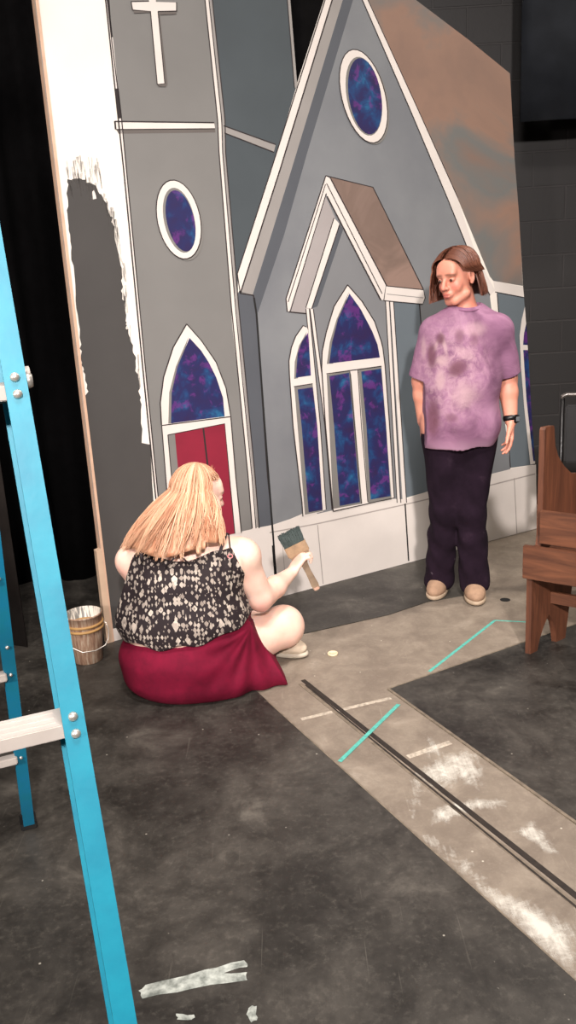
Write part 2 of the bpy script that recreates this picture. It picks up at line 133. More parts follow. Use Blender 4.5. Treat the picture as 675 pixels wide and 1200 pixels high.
["painted_window.side_arch",4,"dark_soffit",[[1.123,1.2986],[1.0762,1.2383],[1.0477,1.1642],[1.0393,1.0837],[1.062,1.0853],[1.0715,1.1619],[1.1053,1.2438]]],
["painted_window.side_arch",5,"glass",[[1.13,1.2941],[1.0915,1.253],[1.0669,1.2028],[1.0488,1.0888],[1.1352,1.0899],[1.1327,1.2576]]],
["painted_window.side_arch",4,"dark_soffit",[[1.0379,1.0449],[1.1427,1.0476],[1.1678,0.4003],[1.0603,0.4006]]],
["painted_window.side_arch",5,"glass",[[1.0558,1.0313],[1.1433,1.0322],[1.1579,0.8392],[1.1661,0.4074],[1.0826,0.4098],[1.0673,0.8516]]],
["painted_window.side_arch",6,"ink",[[1.0358,1.0451],[1.1431,1.0476],[1.1425,1.0518],[1.0354,1.0493]]],
["panel",3,"trim",[[0.7798,0.3851],[0.871,0.3844],[0.9747,0.3949],[1.0353,0.4054],[1.0769,0.4243],[1.1167,0.4078],[1.1362,0.3905],[1.2037,0.3913],[1.4449,0.3875],[1.5846,0.39],[1.6988,0.3645],[1.8467,0.3811],[2.0923,0.3921],[2.2977,0.4022],[2.4843,0.407],[2.6781,0.4015],[2.6977,0.0],[0.0,0.0],[0.0118,0.1019],[0.0999,0.1962],[0.3299,0.3928],[0.6718,0.3852]]],
["panel",5,"grey",[[0.8543,0.3451],[1.134,0.3358],[1.6955,0.3331],[1.8469,0.3342],[2.2994,0.333],[2.6741,0.3413],[2.6714,0.3488],[2.2972,0.3402],[1.8452,0.3411],[1.6938,0.3399],[1.1329,0.3423],[0.8535,0.3513]]],
["panel",5,"grey",[[1.1302,0.3327],[1.1467,0.0093],[1.1525,0.0084],[1.1359,0.332]]],
["panel",6,"black",[[1.6907,0.3418],[1.7077,0.0114],[1.7172,0.0098],[1.7,0.3406]]],
["panel",5,"grey",[[2.4985,0.3482],[2.5273,0.0021],[2.5343,0.0009],[2.5053,0.3473]]],
["panel",5,"grey",[[0.8113,0.0617],[0.8183,0.0955],[0.8418,0.0943],[0.8436,0.0585],[0.848,0.058],[0.8451,0.0963],[0.8149,0.0987],[0.8071,0.0633]]],
["panel",5,"grey",[[0.9285,0.0431],[0.9233,0.2672],[0.9204,0.2676],[0.9255,0.0436]]],
["panel",6,"black",[[0.8451,1.4738],[0.853,1.4011],[0.8581,0.8797],[0.8662,0.3232],[0.868,0.0066],[0.8788,0.0046],[0.8768,0.3217],[0.8683,0.879],[0.8628,1.4011],[0.8549,1.4745]]],
["panel",6,"black",[[0.8608,0.2797],[0.8656,0.007],[0.8813,0.0043],[0.8762,0.2776]]],
["panel",4,"blackpaint",[[0.0959,1.9841],[0.1065,1.9787],[0.1194,1.9789],[0.1199,1.967],[0.1328,1.9678],[0.1512,1.9607],[0.1583,1.9558],[0.1615,1.9497],[0.166,1.9337],[0.17,1.9257],[0.1781,1.9227],[0.184,1.9085],[0.1841,1.9045],[0.1951,1.8887],[0.197,1.8733],[0.2011,1.8613],[0.2013,1.8508],[0.206,1.8378],[0.2169,1.834],[0.2081,1.8164],[0.22,1.7973],[0.2168,1.7819],[0.2162,1.7643],[0.2151,1.7456],[0.219,1.7255],[0.2218,1.7059],[0.2255,1.6859],[0.2255,1.6747],[0.2287,1.6473],[0.2312,1.6316],[0.2306,1.6157],[0.2311,1.5948],[0.2236,1.5829],[0.2296,1.556],[0.2187,1.5411],[0.2231,1.5299],[0.2201,1.5064],[0.2295,1.4968],[0.2267,1.4806],[0.2284,1.4611],[0.2306,1.4379],[0.2261,1.4215],[0.2252,1.4144],[0.2293,1.4098],[0.2235,1.4017],[0.2295,1.3991],[0.2211,1.3877],[0.2248,1.3817],[0.2335,1.3822],[0.2306,1.3643],[0.2363,1.3463],[0.2384,1.3291],[0.247,1.3127],[0.243,1.294],[0.2441,1.2813],[0.2553,1.2592],[0.2511,1.2461],[0.2497,1.2214],[0.2454,1.2025],[0.2557,1.1883],[0.2564,1.1648],[0.2576,1.148],[0.2579,1.1259],[0.2494,1.1162],[0.2579,1.0875],[0.2529,1.0755],[0.2582,1.0582],[0.2523,1.0308],[0.2494,0.9998],[0.246,0.9742],[0.2504,0.949],[0.2439,0.9135],[0.2405,0.8878],[0.2794,0.8744],[0.2701,0.6882],[0.2636,0.4069],[0.2526,0.0516],[0.0071,0.0613],[0.0115,0.1023],[0.0112,0.2689],[0.0091,0.4317],[0.0088,0.5912],[0.0084,0.7718],[0.0093,0.9478],[0.009,1.1195],[0.0283,1.1394],[0.0225,1.1522],[0.0267,1.1686],[0.0203,1.187],[0.0221,1.2017],[0.0231,1.2125],[0.0166,1.2255],[0.0203,1.2312],[0.019,1.2419],[0.0117,1.2515],[0.016,1.2597],[0.0131,1.2752],[0.015,1.2913],[0.0207,1.3087],[0.0133,1.3202],[0.022,1.3352],[0.0185,1.3644],[0.0237,1.3973],[0.0219,1.4218],[0.0218,1.4521],[0.0191,1.4816],[0.0196,1.5127],[0.0233,1.5403],[0.0261,1.5709],[0.0272,1.5956],[0.0279,1.6232],[0.0287,1.6499],[0.0219,1.6738],[0.0243,1.7011],[0.029,1.724],[0.0273,1.7458],[0.0295,1.7698],[0.026,1.787],[0.0279,1.8076],[0.0273,1.8315],[0.0283,1.8477],[0.0273,1.8634],[0.0355,1.8787],[0.0372,1.8991],[0.0369,1.9092],[0.0345,1.9283],[0.0381,1.9369],[0.0414,1.9475],[0.0467,1.9606],[0.0426,1.97],[0.0452,1.9805],[0.0619,1.9771],[0.0649,1.9805],[0.0772,1.983],[0.0876,1.9823]]],
["panel",5,"drybrush",[[0.0986,2.0651],[0.1002,2.0274],[0.1044,2.0279],[0.1054,2.0659]]],
["panel",5,"drybrush",[[0.1435,2.0283],[0.1455,2.0047],[0.1497,2.0052],[0.1511,2.0292]]],
["panel",5,"drybrush",[[0.1188,1.9859],[0.1247,1.9451],[0.129,1.9456],[0.1341,1.9876]]],
["panel",5,"drybrush",[[0.1027,2.0466],[0.1079,1.9996],[0.1122,2.0001],[0.1166,2.0483]]],
["panel",5,"drybrush",[[0.1372,2.0196],[0.1414,1.9866],[0.1457,1.9871],[0.1492,2.021]]],
["panel",5,"drybrush",[[0.0482,2.0176],[0.0542,1.9749],[0.0584,1.9754],[0.0641,2.0195]]],
["panel",5,"drybrush",[[0.0892,1.9804],[0.0918,1.9155],[0.096,1.9159],[0.0977,1.9813]]],
["panel",5,"drybrush",[[0.0497,1.9741],[0.0559,1.9174],[0.0601,1.9178],[0.0658,1.9758]]],
["panel",5,"drybrush",[[0.1323,1.9883],[0.134,1.9363],[0.1383,1.9368],[0.1389,1.9891]]],
["panel",5,"drybrush",[[0.0478,2.0477],[0.0488,1.9847],[0.053,1.9852],[0.0535,2.0484]]],
["panel",5,"drybrush",[[0.0505,1.965],[0.0512,1.9356],[0.0554,1.936],[0.056,1.9656]]],
["panel",5,"drybrush",[[0.0493,1.9703],[0.0551,1.9128],[0.0593,1.9133],[0.0647,1.972]]],
["panel",5,"drybrush",[[0.1154,1.9856],[0.1209,1.9648],[0.1252,1.9652],[0.1303,1.9872]]],
["panel",5,"drybrush",[[0.1428,2.061],[0.1498,1.9994],[0.1541,1.9999],[0.1597,2.0631]]],
["panel",5,"drybrush",[[0.0869,2.0176],[0.0894,1.951],[0.0936,1.9515],[0.0952,2.0186]]],
["panel",5,"drybrush",[[0.0743,2.0064],[0.0776,1.9442],[0.0818,1.9447],[0.0844,2.0076]]],
["panel",5,"drybrush",[[0.1018,2.0483],[0.1032,2.0053],[0.1074,2.0058],[0.1081,2.049]]],
["panel",5,"drybrush",[[0.1777,2.0081],[0.1802,1.9453],[0.1845,1.9457],[0.1851,2.009]]],
["panel",5,"drybrush",[[0.1427,1.9897],[0.1468,1.9407],[0.1511,1.9411],[0.1541,1.991]]],
["panel",5,"drybrush",[[0.1677,2.0447],[0.1732,2.0205],[0.1775,2.021],[0.1824,2.0464]]],
["panel",5,"drybrush",[[0.1161,2.0331],[0.1184,1.9727],[0.1226,1.9732],[0.1237,2.034]]],
["panel",5,"drybrush",[[0.0683,2.0069],[0.0704,1.97],[0.0747,1.9704],[0.0764,2.0079]]],
["panel",5,"drybrush",[[0.1752,2.0235],[0.1792,1.9635],[0.1835,1.9639],[0.1858,2.0248]]],
["panel",5,"drybrush",[[0.1287,2.0503],[0.1297,2.0188],[0.1339,2.0193],[0.1343,2.051]]],
["panel",5,"drybrush",[[0.1009,2.0686],[0.1038,2.0293],[0.108,2.0298],[0.1101,2.0698]]],
["panel",5,"drybrush",[[0.0517,1.954],[0.0561,1.9075],[0.0603,1.9079],[0.0643,1.9553]]],
["panel",5,"drybrush",[[0.151,1.9666],[0.1552,1.9149],[0.1595,1.9154],[0.1625,1.9678]]],
["panel",5,"drybrush",[[0.1572,2.0165],[0.1645,1.9552],[0.1689,1.9557],[0.1746,2.0185]]],
["panel",5,"drybrush",[[0.0754,2.0508],[0.0804,1.9914],[0.0846,1.9918],[0.0888,2.0525]]],
["panel",5,"drybrush",[[0.1635,2.0365],[0.1661,2.0065],[0.1704,2.007],[0.1721,2.0375]]],
["panel",5,"drybrush",[[0.1345,1.9706],[0.1374,1.8988],[0.1417,1.8992],[0.143,1.9715]]],
["panel",5,"drybrush",[[0.0884,2.034],[0.0899,1.9732],[0.0941,1.9737],[0.0947,2.0348]]],
["panel",5,"drybrush",[[0.1581,2.0314],[0.1628,1.992],[0.1671,1.9925],[0.1707,2.0329]]],
["panel",5,"drybrush",[[0.0425,2.0245],[0.0461,1.9811],[0.0503,1.9815],[0.0536,2.0258]]],
["panel",5,"drybrush",[[0.1153,1.9662],[0.1196,1.9245],[0.1239,1.925],[0.1274,1.9675]]],
["panel",5,"drybrush",[[0.0742,2.0017],[0.0803,1.9768],[0.0845,1.9772],[0.0903,2.0035]]],
["panel",5,"drybrush",[[0.0446,1.9569],[0.05,1.9167],[0.0542,1.9172],[0.0593,1.9585]]],
["panel",5,"drybrush",[[0.0776,2.0018],[0.0834,1.9456],[0.0876,1.946],[0.0927,2.0036]]],
["panel",5,"drybrush",[[0.1378,1.9546],[0.1424,1.8961],[0.1467,1.8966],[0.1499,1.9559]]],
["panel",5,"drybrush",[[0.1114,2.0452],[0.1166,1.9853],[0.1209,1.9858],[0.125,2.0468]]],
["panel",5,"drybrush",[[0.0652,1.9986],[0.0671,1.9434],[0.0713,1.9438],[0.0726,1.9994]]],
["panel",5,"drybrush",[[0.1395,2.0633],[0.1417,1.9907],[0.146,1.9911],[0.1465,2.0642]]],
["panel",5,"drybrush",[[0.138,2.0012],[0.1432,1.9502],[0.1474,1.9506],[0.1514,2.0028]]],
["panel",5,"drybrush",[[0.0881,2.0632],[0.0932,2.0409],[0.0974,2.0414],[0.1021,2.065]]],
["panel",5,"drybrush",[[0.1146,1.9954],[0.1172,1.9556],[0.1215,1.956],[0.1233,1.9964]]],
["panel",5,"drybrush",[[0.169,2.0597],[0.1718,2.0115],[0.1761,2.012],[0.1775,2.0607]]],
["panel",5,"drybrush",[[0.093,2.0472],[0.0971,2.0056],[0.1014,2.006],[0.1049,2.0487]]],
["panel",5,"drybrush",[[0.0867,1.9852],[0.0891,1.9597],[0.0933,1.9602],[0.0953,1.9861]]],
["panel",5,"drybrush",[[0.053,1.978],[0.0549,1.9171],[0.0591,1.9175],[0.0605,1.9788]]],
["panel",5,"drybrush",[[0.0948,2.0015],[0.1004,1.9357],[0.1047,1.9362],[0.1093,2.0032]]],
["panel",5,"drybrush",[[0.0616,2.0259],[0.0655,1.9962],[0.0697,1.9967],[0.0733,2.0273]]],
["panel",5,"drybrush",[[0.075,2.0477],[0.0761,1.984],[0.0803,1.9845],[0.0806,2.0484]]],
["panel",5,"drybrush",[[0.1563,1.9472],[0.1609,1.9056],[0.1652,1.906],[0.1687,1.9485]]],
["panel",5,"drybrush",[[0.1229,1.9606],[0.1259,1.9014],[0.1302,1.9018],[0.132,1.9616]]],
["panel",5,"drybrush",[[0.2326,1.5348],[0.2236,1.4662],[0.2274,1.4656],[0.2467,1.5329]]],
["panel",5,"drybrush",[[0.2265,1.5276],[0.2276,1.4633],[0.2314,1.4633],[0.2382,1.5276]]],
["panel",5,"drybrush",[[0.2234,1.5194],[0.2359,1.4482],[0.2397,1.4486],[0.2399,1.5212]]],
["panel",5,"drybrush",[[0.2194,1.8261],[0.2123,1.7502],[0.216,1.7501],[0.2288,1.8258]]],
["panel",5,"drybrush",[[0.2089,1.8737],[0.2025,1.8116],[0.2061,1.8113],[0.2238,1.8726]]],
["panel",5,"drybrush",[[0.2168,1.8258],[0.2317,1.7468],[0.2354,1.7474],[0.2301,1.8282]]],
["panel",5,"drybrush",[[0.2395,1.6526],[0.2431,1.5736],[0.2469,1.5738],[0.2501,1.6531]]],
["panel",5,"drybrush",[[0.2177,1.5336],[0.2248,1.4925],[0.2286,1.493],[0.2255,1.5347]]],
["panel",5,"drybrush",[[0.2277,1.5227],[0.2328,1.4484],[0.2366,1.4485],[0.2407,1.5233]]],
["panel",5,"drybrush",[[0.2238,1.5509],[0.2285,1.4737],[0.2323,1.4738],[0.2397,1.5513]]],
["panel",5,"drybrush",[[0.2318,1.6331],[0.2383,1.5781],[0.242,1.5785],[0.2399,1.634]]],
["panel",5,"drybrush",[[0.212,1.7652],[0.2255,1.6889],[0.2292,1.6896],[0.2197,1.7666]]],
["panel",5,"drybrush",[[0.211,1.7971],[0.2134,1.7419],[0.2171,1.7422],[0.2177,1.7977]]],
["panel",5,"drybrush",[[0.216,1.528],[0.233,1.4898],[0.2366,1.491],[0.2258,1.5313]]],
["panel",5,"drybrush",[[0.1871,1.8949],[0.1882,1.8407],[0.1918,1.8407],[0.203,1.895]]],
["panel",5,"drybrush",[[0.197,1.8588],[0.2138,1.8007],[0.2174,1.8017],[0.2061,1.8612]]],
["panel",5,"drybrush",[[0.187,1.893],[0.2053,1.8221],[0.2089,1.823],[0.1974,1.8957]]],
["panel",5,"drybrush",[[0.2185,1.6878],[0.2386,1.6406],[0.2423,1.6417],[0.2307,1.6917]]],
["panel",5,"drybrush",[[0.2192,1.8602],[0.2131,1.7906],[0.2168,1.7905],[0.2247,1.8602]]],
["panel",5,"drybrush",[[0.1909,1.862],[0.1999,1.8205],[0.2036,1.8211],[0.2035,1.8641]]],
["panel",5,"drybrush",[[0.2162,1.7712],[0.2329,1.6852],[0.2366,1.6858],[0.2318,1.7739]]],
["panel",5,"drybrush",[[0.1903,1.9078],[0.2013,1.859],[0.2049,1.8599],[0.1967,1.9093]]],
["panel",5,"drybrush",[[0.2515,1.2111],[0.2583,1.1675],[0.2622,1.1676],[0.2652,1.2115]]],
["panel",5,"drybrush",[[0.2233,1.7932],[0.2318,1.7198],[0.2356,1.7203],[0.235,1.7946]]],
["panel",5,"drybrush",[[0.2224,1.6359],[0.2422,1.5786],[0.2459,1.5796],[0.2331,1.6389]]],
["panel",5,"drybrush",[[0.2206,1.7973],[0.2288,1.725],[0.2325,1.7255],[0.2305,1.7986]]],
["panel",5,"drybrush",[[0.2029,1.8097],[0.2225,1.7387],[0.2261,1.7396],[0.2165,1.8129]]],
["panel",5,"drybrush",[[0.2121,1.8573],[0.2148,1.8115],[0.2185,1.8116],[0.2273,1.8577]]],
["panel",5,"drybrush",[[0.236,1.5631],[0.2326,1.4782],[0.2364,1.4781],[0.2459,1.5629]]],
["panel",5,"drybrush",[[0.2228,1.606],[0.2397,1.5176],[0.2434,1.5182],[0.2296,1.6073]]],
["panel",5,"drybrush",[[0.2186,1.3913],[0.23,1.3419],[0.2338,1.3423],[0.2316,1.3931]]],
["panel",5,"drybrush",[[0.1863,1.9278],[0.1747,1.8823],[0.1781,1.8816],[0.1973,1.9256]]],
["panel",5,"drybrush",[[0.2612,1.2724],[0.2596,1.2007],[0.2635,1.2005],[0.2693,1.2721]]],
["panel",5,"drybrush",[[0.1879,1.8714],[0.1965,1.795],[0.2002,1.7954],[0.2039,1.8732]]],
["panel",5,"drybrush",[[0.2551,1.1723],[0.2581,1.13],[0.262,1.1297],[0.2706,1.1712]]],
["panel",5,"drybrush",[[0.2404,1.3975],[0.2347,1.3184],[0.2385,1.318],[0.253,1.3963]]],
["panel",6,"trim",[[0.1406,1.9329],[0.1485,1.9394],[0.1537,1.9231],[0.1553,1.9068],[0.1406,1.9036]]],
]
FP={"stripA":[[0.588,1.5635],[-0.1219,2.9628],[-0.1949,3.1064]],"backB":[[-0.235,3.3563],[-0.0033,3.5662],[0.0592,3.586],[0.444,3.7404],[0.6481,3.8722],[0.8481,3.9323],[1.1135,4.6817]],"squareC":[[0.349,3.0029],[0.9178,3.3287],[1.1317,3.4423],[1.2521,3.51]],"squareC2":[[0.349,3.0029],[0.7785,2.1219]],"groove1":[[0.021,3.124],[0.6793,1.831]],"groove2":[[0.0297,3.0784],[0.6661,1.7922]],"tape1":[[0.1237,2.5136],[0.3712,2.8772]],"tape2":[[0.5314,3.135],[0.915,3.6087]],"tape3":[[0.915,3.6087],[1.0481,3.5692]],"chalk1":[[0.0046,2.811],[0.3498,2.9333]],"chalk2":[[0.3525,2.5208],[0.5101,2.5955]],"smears":[[[-0.4063,1.6057],[-0.3905,1.6193],[-0.2583,1.6524],[-0.1664,1.6768],[-0.1556,1.6577],[-0.2133,1.6415],[-0.1591,1.6401],[-0.1583,1.6149],[-0.2838,1.6018],[-0.3927,1.5807]],[[-0.1466,1.5447],[-0.135,1.5393],[-0.1306,1.5073],[-0.1416,1.4992],[-0.1535,1.5224]],[[-0.3132,1.5311],[-0.271,1.5259],[-0.2738,1.5149],[-0.3079,1.5172]],[[0.3552,2.4291],[0.4072,2.4737],[0.5051,2.5416],[0.5495,2.5475],[0.5833,2.5068],[0.5892,2.3905],[0.5393,2.3156],[0.4939,2.3525],[0.435,2.3259],[0.3865,2.3539],[0.3245,2.1846],[0.3115,2.249]],[[0.3765,2.2214],[0.4497,2.2661],[0.6056,2.2642],[0.6196,2.2194],[0.5146,2.2082],[0.4019,2.1529],[0.3636,2.1484]],[[0.4249,1.8968],[0.4834,1.8789],[0.5637,1.8096],[0.64,1.7158],[0.5913,1.573],[0.5462,1.6471],[0.4802,1.7803]],[[0.5876,2.1002],[0.6641,2.1527],[0.7006,1.9965],[0.6641,1.9926],[0.6128,2.0596]],[[0.2948,2.1388],[0.3879,2.0799],[0.4546,1.9478],[0.5106,1.8139],[0.4696,1.8234],[0.3902,1.9706]],[[0.0043,3.4102],[0.0353,3.4502],[0.048,3.3868],[0.0176,3.3565]],[[0.4373,2.6485],[0.482,2.571],[0.456,2.4942],[0.4384,2.5222],[0.4111,2.4481],[0.4148,2.5513]]],"disc":[0.156,3.3464],"hole":[1.024,3.8471]}
LP=(750,82,104,36,8);EXPO=0.1
# ------------------------------------------------------------------ helpers
def lin(c):
    return tuple(((v/255)/12.92 if v/255<=.04045 else ((v/255+.055)/1.055)**2.4) for v in c)+(1,)
def newmat(name):
    m=bpy.data.materials.new(name); m.use_nodes=True
    nt=m.node_tree; b=nt.nodes['Principled BSDF']; return m,nt,b
def N(nt,t,**kw):
    n=nt.nodes.new(t)
    for k,v in kw.items():
        if k in n.inputs.keys() if isinstance(k,str) else False: n.inputs[k].default_value=v
        else: setattr(n,k,v)
    return n
def coords(nt,scale=(1,1,1),rot=(0,0,0)):
    tc=nt.nodes.new('ShaderNodeTexCoord'); mp=nt.nodes.new('ShaderNodeMapping')
    mp.inputs['Scale'].default_value=scale; mp.inputs['Rotation'].default_value=rot
    nt.links.new(tc.outputs['Object'],mp.inputs['Vector']); return mp.outputs['Vector']
def noise(nt,vec,scale,detail=4,rough=.55,dist=0):
    n=nt.nodes.new('ShaderNodeTexNoise'); n.inputs['Scale'].default_value=scale
    n.inputs['Detail'].default_value=detail; n.inputs['Roughness'].default_value=rough; n.inputs['Distortion'].default_value=dist
    nt.links.new(vec,n.inputs['Vector']); return n.outputs['Fac']
def ramp(nt,fac,stops):
    r=nt.nodes.new('ShaderNodeValToRGB'); e=r.color_ramp.elements
    while len(e)<len(stops): e.new(.5)
    for i,(p,c) in enumerate(stops): e[i].position=p; e[i].color=c
    nt.links.new(fac,r.inputs['Fac']); return r.outputs['Color']
def mix(nt,fac,a,b,mode='MIX'):
    m=nt.nodes.new('ShaderNodeMix'); m.data_type='RGBA'; m.blend_type=mode
    for s,v in ((m.inputs[0],fac),(m.inputs[6],a),(m.inputs[7],b)):
        if isinstance(v,(int,float,tuple)): s.default_value=v
        else: nt.links.new(v,s)
    return m.outputs[2]
def math_(nt,op,a,b=0,c=None):
    m=nt.nodes.new('ShaderNodeMath'); m.operation=op
    for i,v in enumerate((a,b)+((c,) if c is not None else ())):
        if isinstance(v,(int,float)): m.inputs[i].default_value=v
        else: nt.links.new(v,m.inputs[i])
    return m.outputs[0]
def bump(nt,b,h,strength=.3,dist=.01):
    n=nt.nodes.new('ShaderNodeBump'); n.inputs['Strength'].default_value=strength; n.inputs['Distance'].default_value=dist
    nt.links.new(h,n.inputs['Height']); nt.links.new(n.outputs['Normal'],b.inputs['Normal'])
W1=(1,1,1,1);K0=(0,0,0,1)
def mat(name,c,rough=.6,var=.12,scale=6,metal=0,bmp=0,bscale=60,c2=None,spec=.5,detail=5):
    """painted / plain surface with gentle pigment variation"""
    m,nt,b=newmat(name); b.inputs['Roughness'].default_value=rough; b.inputs['Metallic'].default_value=metal
    b.inputs['Specular IOR Level'].default_value=spec
    v=coords(nt); f=noise(nt,v,scale,detail)
    ca=lin(c); cb=lin(c2) if c2 else tuple(x*(1-var*2) for x in ca[:3])+(1,)
    col=ramp(nt,f,[(.3,cb),(.7,ca)] if not c2 else [(.35,cb),(.65,ca)])
    nt.links.new(col,b.inputs['Base Color'])
    if bmp: bump(nt,b,noise(nt,v,bscale,3),bmp,.004)
    return m
def link_obj(name,me,mats,parent=None,smooth=False):
    if not isinstance(mats,(list,tuple)): mats=[mats]
    for m in mats: me.materials.append(m)
    if smooth: me.shade_smooth()
    o=bpy.data.objects.new(name,me); COL.objects.link(o)
    if parent is not None: o.parent=parent
    return o
def obj(name,bm,mats,parent=None,smooth=False):
    me=bpy.data.meshes.new(name); bmesh.ops.recalc_face_normals(bm,faces=bm.faces[:]); bm.to_mesh(me); bm.free()
    return link_obj(name,me,mats,parent,smooth)
def thing(name,label,cat,loc=(0,0,0),rotz=0,group=None):
    o=bpy.data.objects.new(name,None); COL.objects.link(o); o.empty_display_size=.1
    o.location=loc; o.rotation_euler=(0,0,rotz); o['label']=label; o['category']=cat
    if group: o['group']=group
    return o
def tag(o,label,cat,group=None):
    o['label']=label; o['category']=cat
    if group: o['group']=group
    return o
def struct(name,bm,m,parent=None,smooth=False):
    o=obj(name,bm,m,parent,smooth); o['kind']='structure'; return o
def add_box(bm,c,s,rot=None,bev=0):
    r=bmesh.ops.create_cube(bm,size=1)['verts']
    M=Matrix.Translation(Vector(c))@(rot.to_4x4() if rot is not None else Matrix.Identity(4))@Matrix.Diagonal((s[0],s[1],s[2],1))
    bmesh.ops.transform(bm,matrix=M,verts=r)
    if bev:
        es=list({e for v in r for e in v.link_edges}); bmesh.ops.bevel(bm,geom=es,offset=bev,segments=2,affect='EDGES')
def frame_from(d,hint=(0,0,1)):
    z=Vector(d).normalized(); h=Vector(hint)
    if abs(z.dot(h.normalized()))>.98: h=Vector((1,0,0))
    x=h.cross(z).normalized(); y=z.cross(x); return Matrix((x,y,z)).transposed()
def add_tube(bm,pts,rad,seg=12,cap=True,flat=1.0,hint=(0,0,1)):
    pts=[Vector(p) for p in pts]; n=len(pts); rings=[]
    rr=rad if isinstance(rad,(list,tuple)) else [rad]*n
    x=None
    for i,p in enumerate(pts):
        t=(pts[min(i+1,n-1)]-pts[max(i-1,0)]).normalized()
        if x is None: x=frame_from(t,hint).col[0].copy()
        x=(x-t*x.dot(t)).normalized(); y=t.cross(x)
        rings.append([bm.verts.new(p+(x*math.cos(2*PI*k/seg)+y*math.sin(2*PI*k/seg)*flat)*rr[i]) for k in range(seg)])
    for a,b in zip(rings[:-1],rings[1:]):
        for k in range(seg): bm.faces.new((a[k],a[(k+1)%seg],b[(k+1)%seg],b[k]))
    if cap: bm.faces.new(rings[0][::-1]); bm.faces.new(rings[-1])
def add_lathe(bm,prof,c=(0,0,0),seg=40,top=True):
    rings=[[bm.verts.new((c[0]+r*math.cos(2*PI*k/seg),c[1]+r*math.sin(2*PI*k/seg),c[2]+z)) for k in range(seg)] for r,z in prof]
    for a,b in zip(rings[:-1],rings[1:]):
        for k in range(seg): bm.faces.new((a[k],a[(k+1)%seg],b[(k+1)%seg],b[k]))
    if prof[0][0]>1e-4: bm.faces.new(rings[0][::-1])
    if top and prof[-1][0]>1e-4: bm.faces.new(rings[-1])
def prism(bm,pts2,f,t0,t1,mi=0):
    """extrude a 2D outline; f(u,v,t) -> 3D"""
    a=[bm.verts.new(f(u,v,t0)) for u,v in pts2]; b=[bm.verts.new(f(u,v,t1)) for u,v in pts2]
    for tri in tessellate_polygon([[Vector((u,v,0)) for u,v in pts2]]):
        fa=bm.faces.new([a[i] for i in tri]); fb=bm.faces.new([b[i] for i in tri][::-1]); fa.material_index=fb.material_index=mi
    n=len(pts2)
    for i in range(n):
        q=bm.faces.new((a[i],a[(i+1)%n],b[(i+1)%n],b[i])); q.material_index=mi

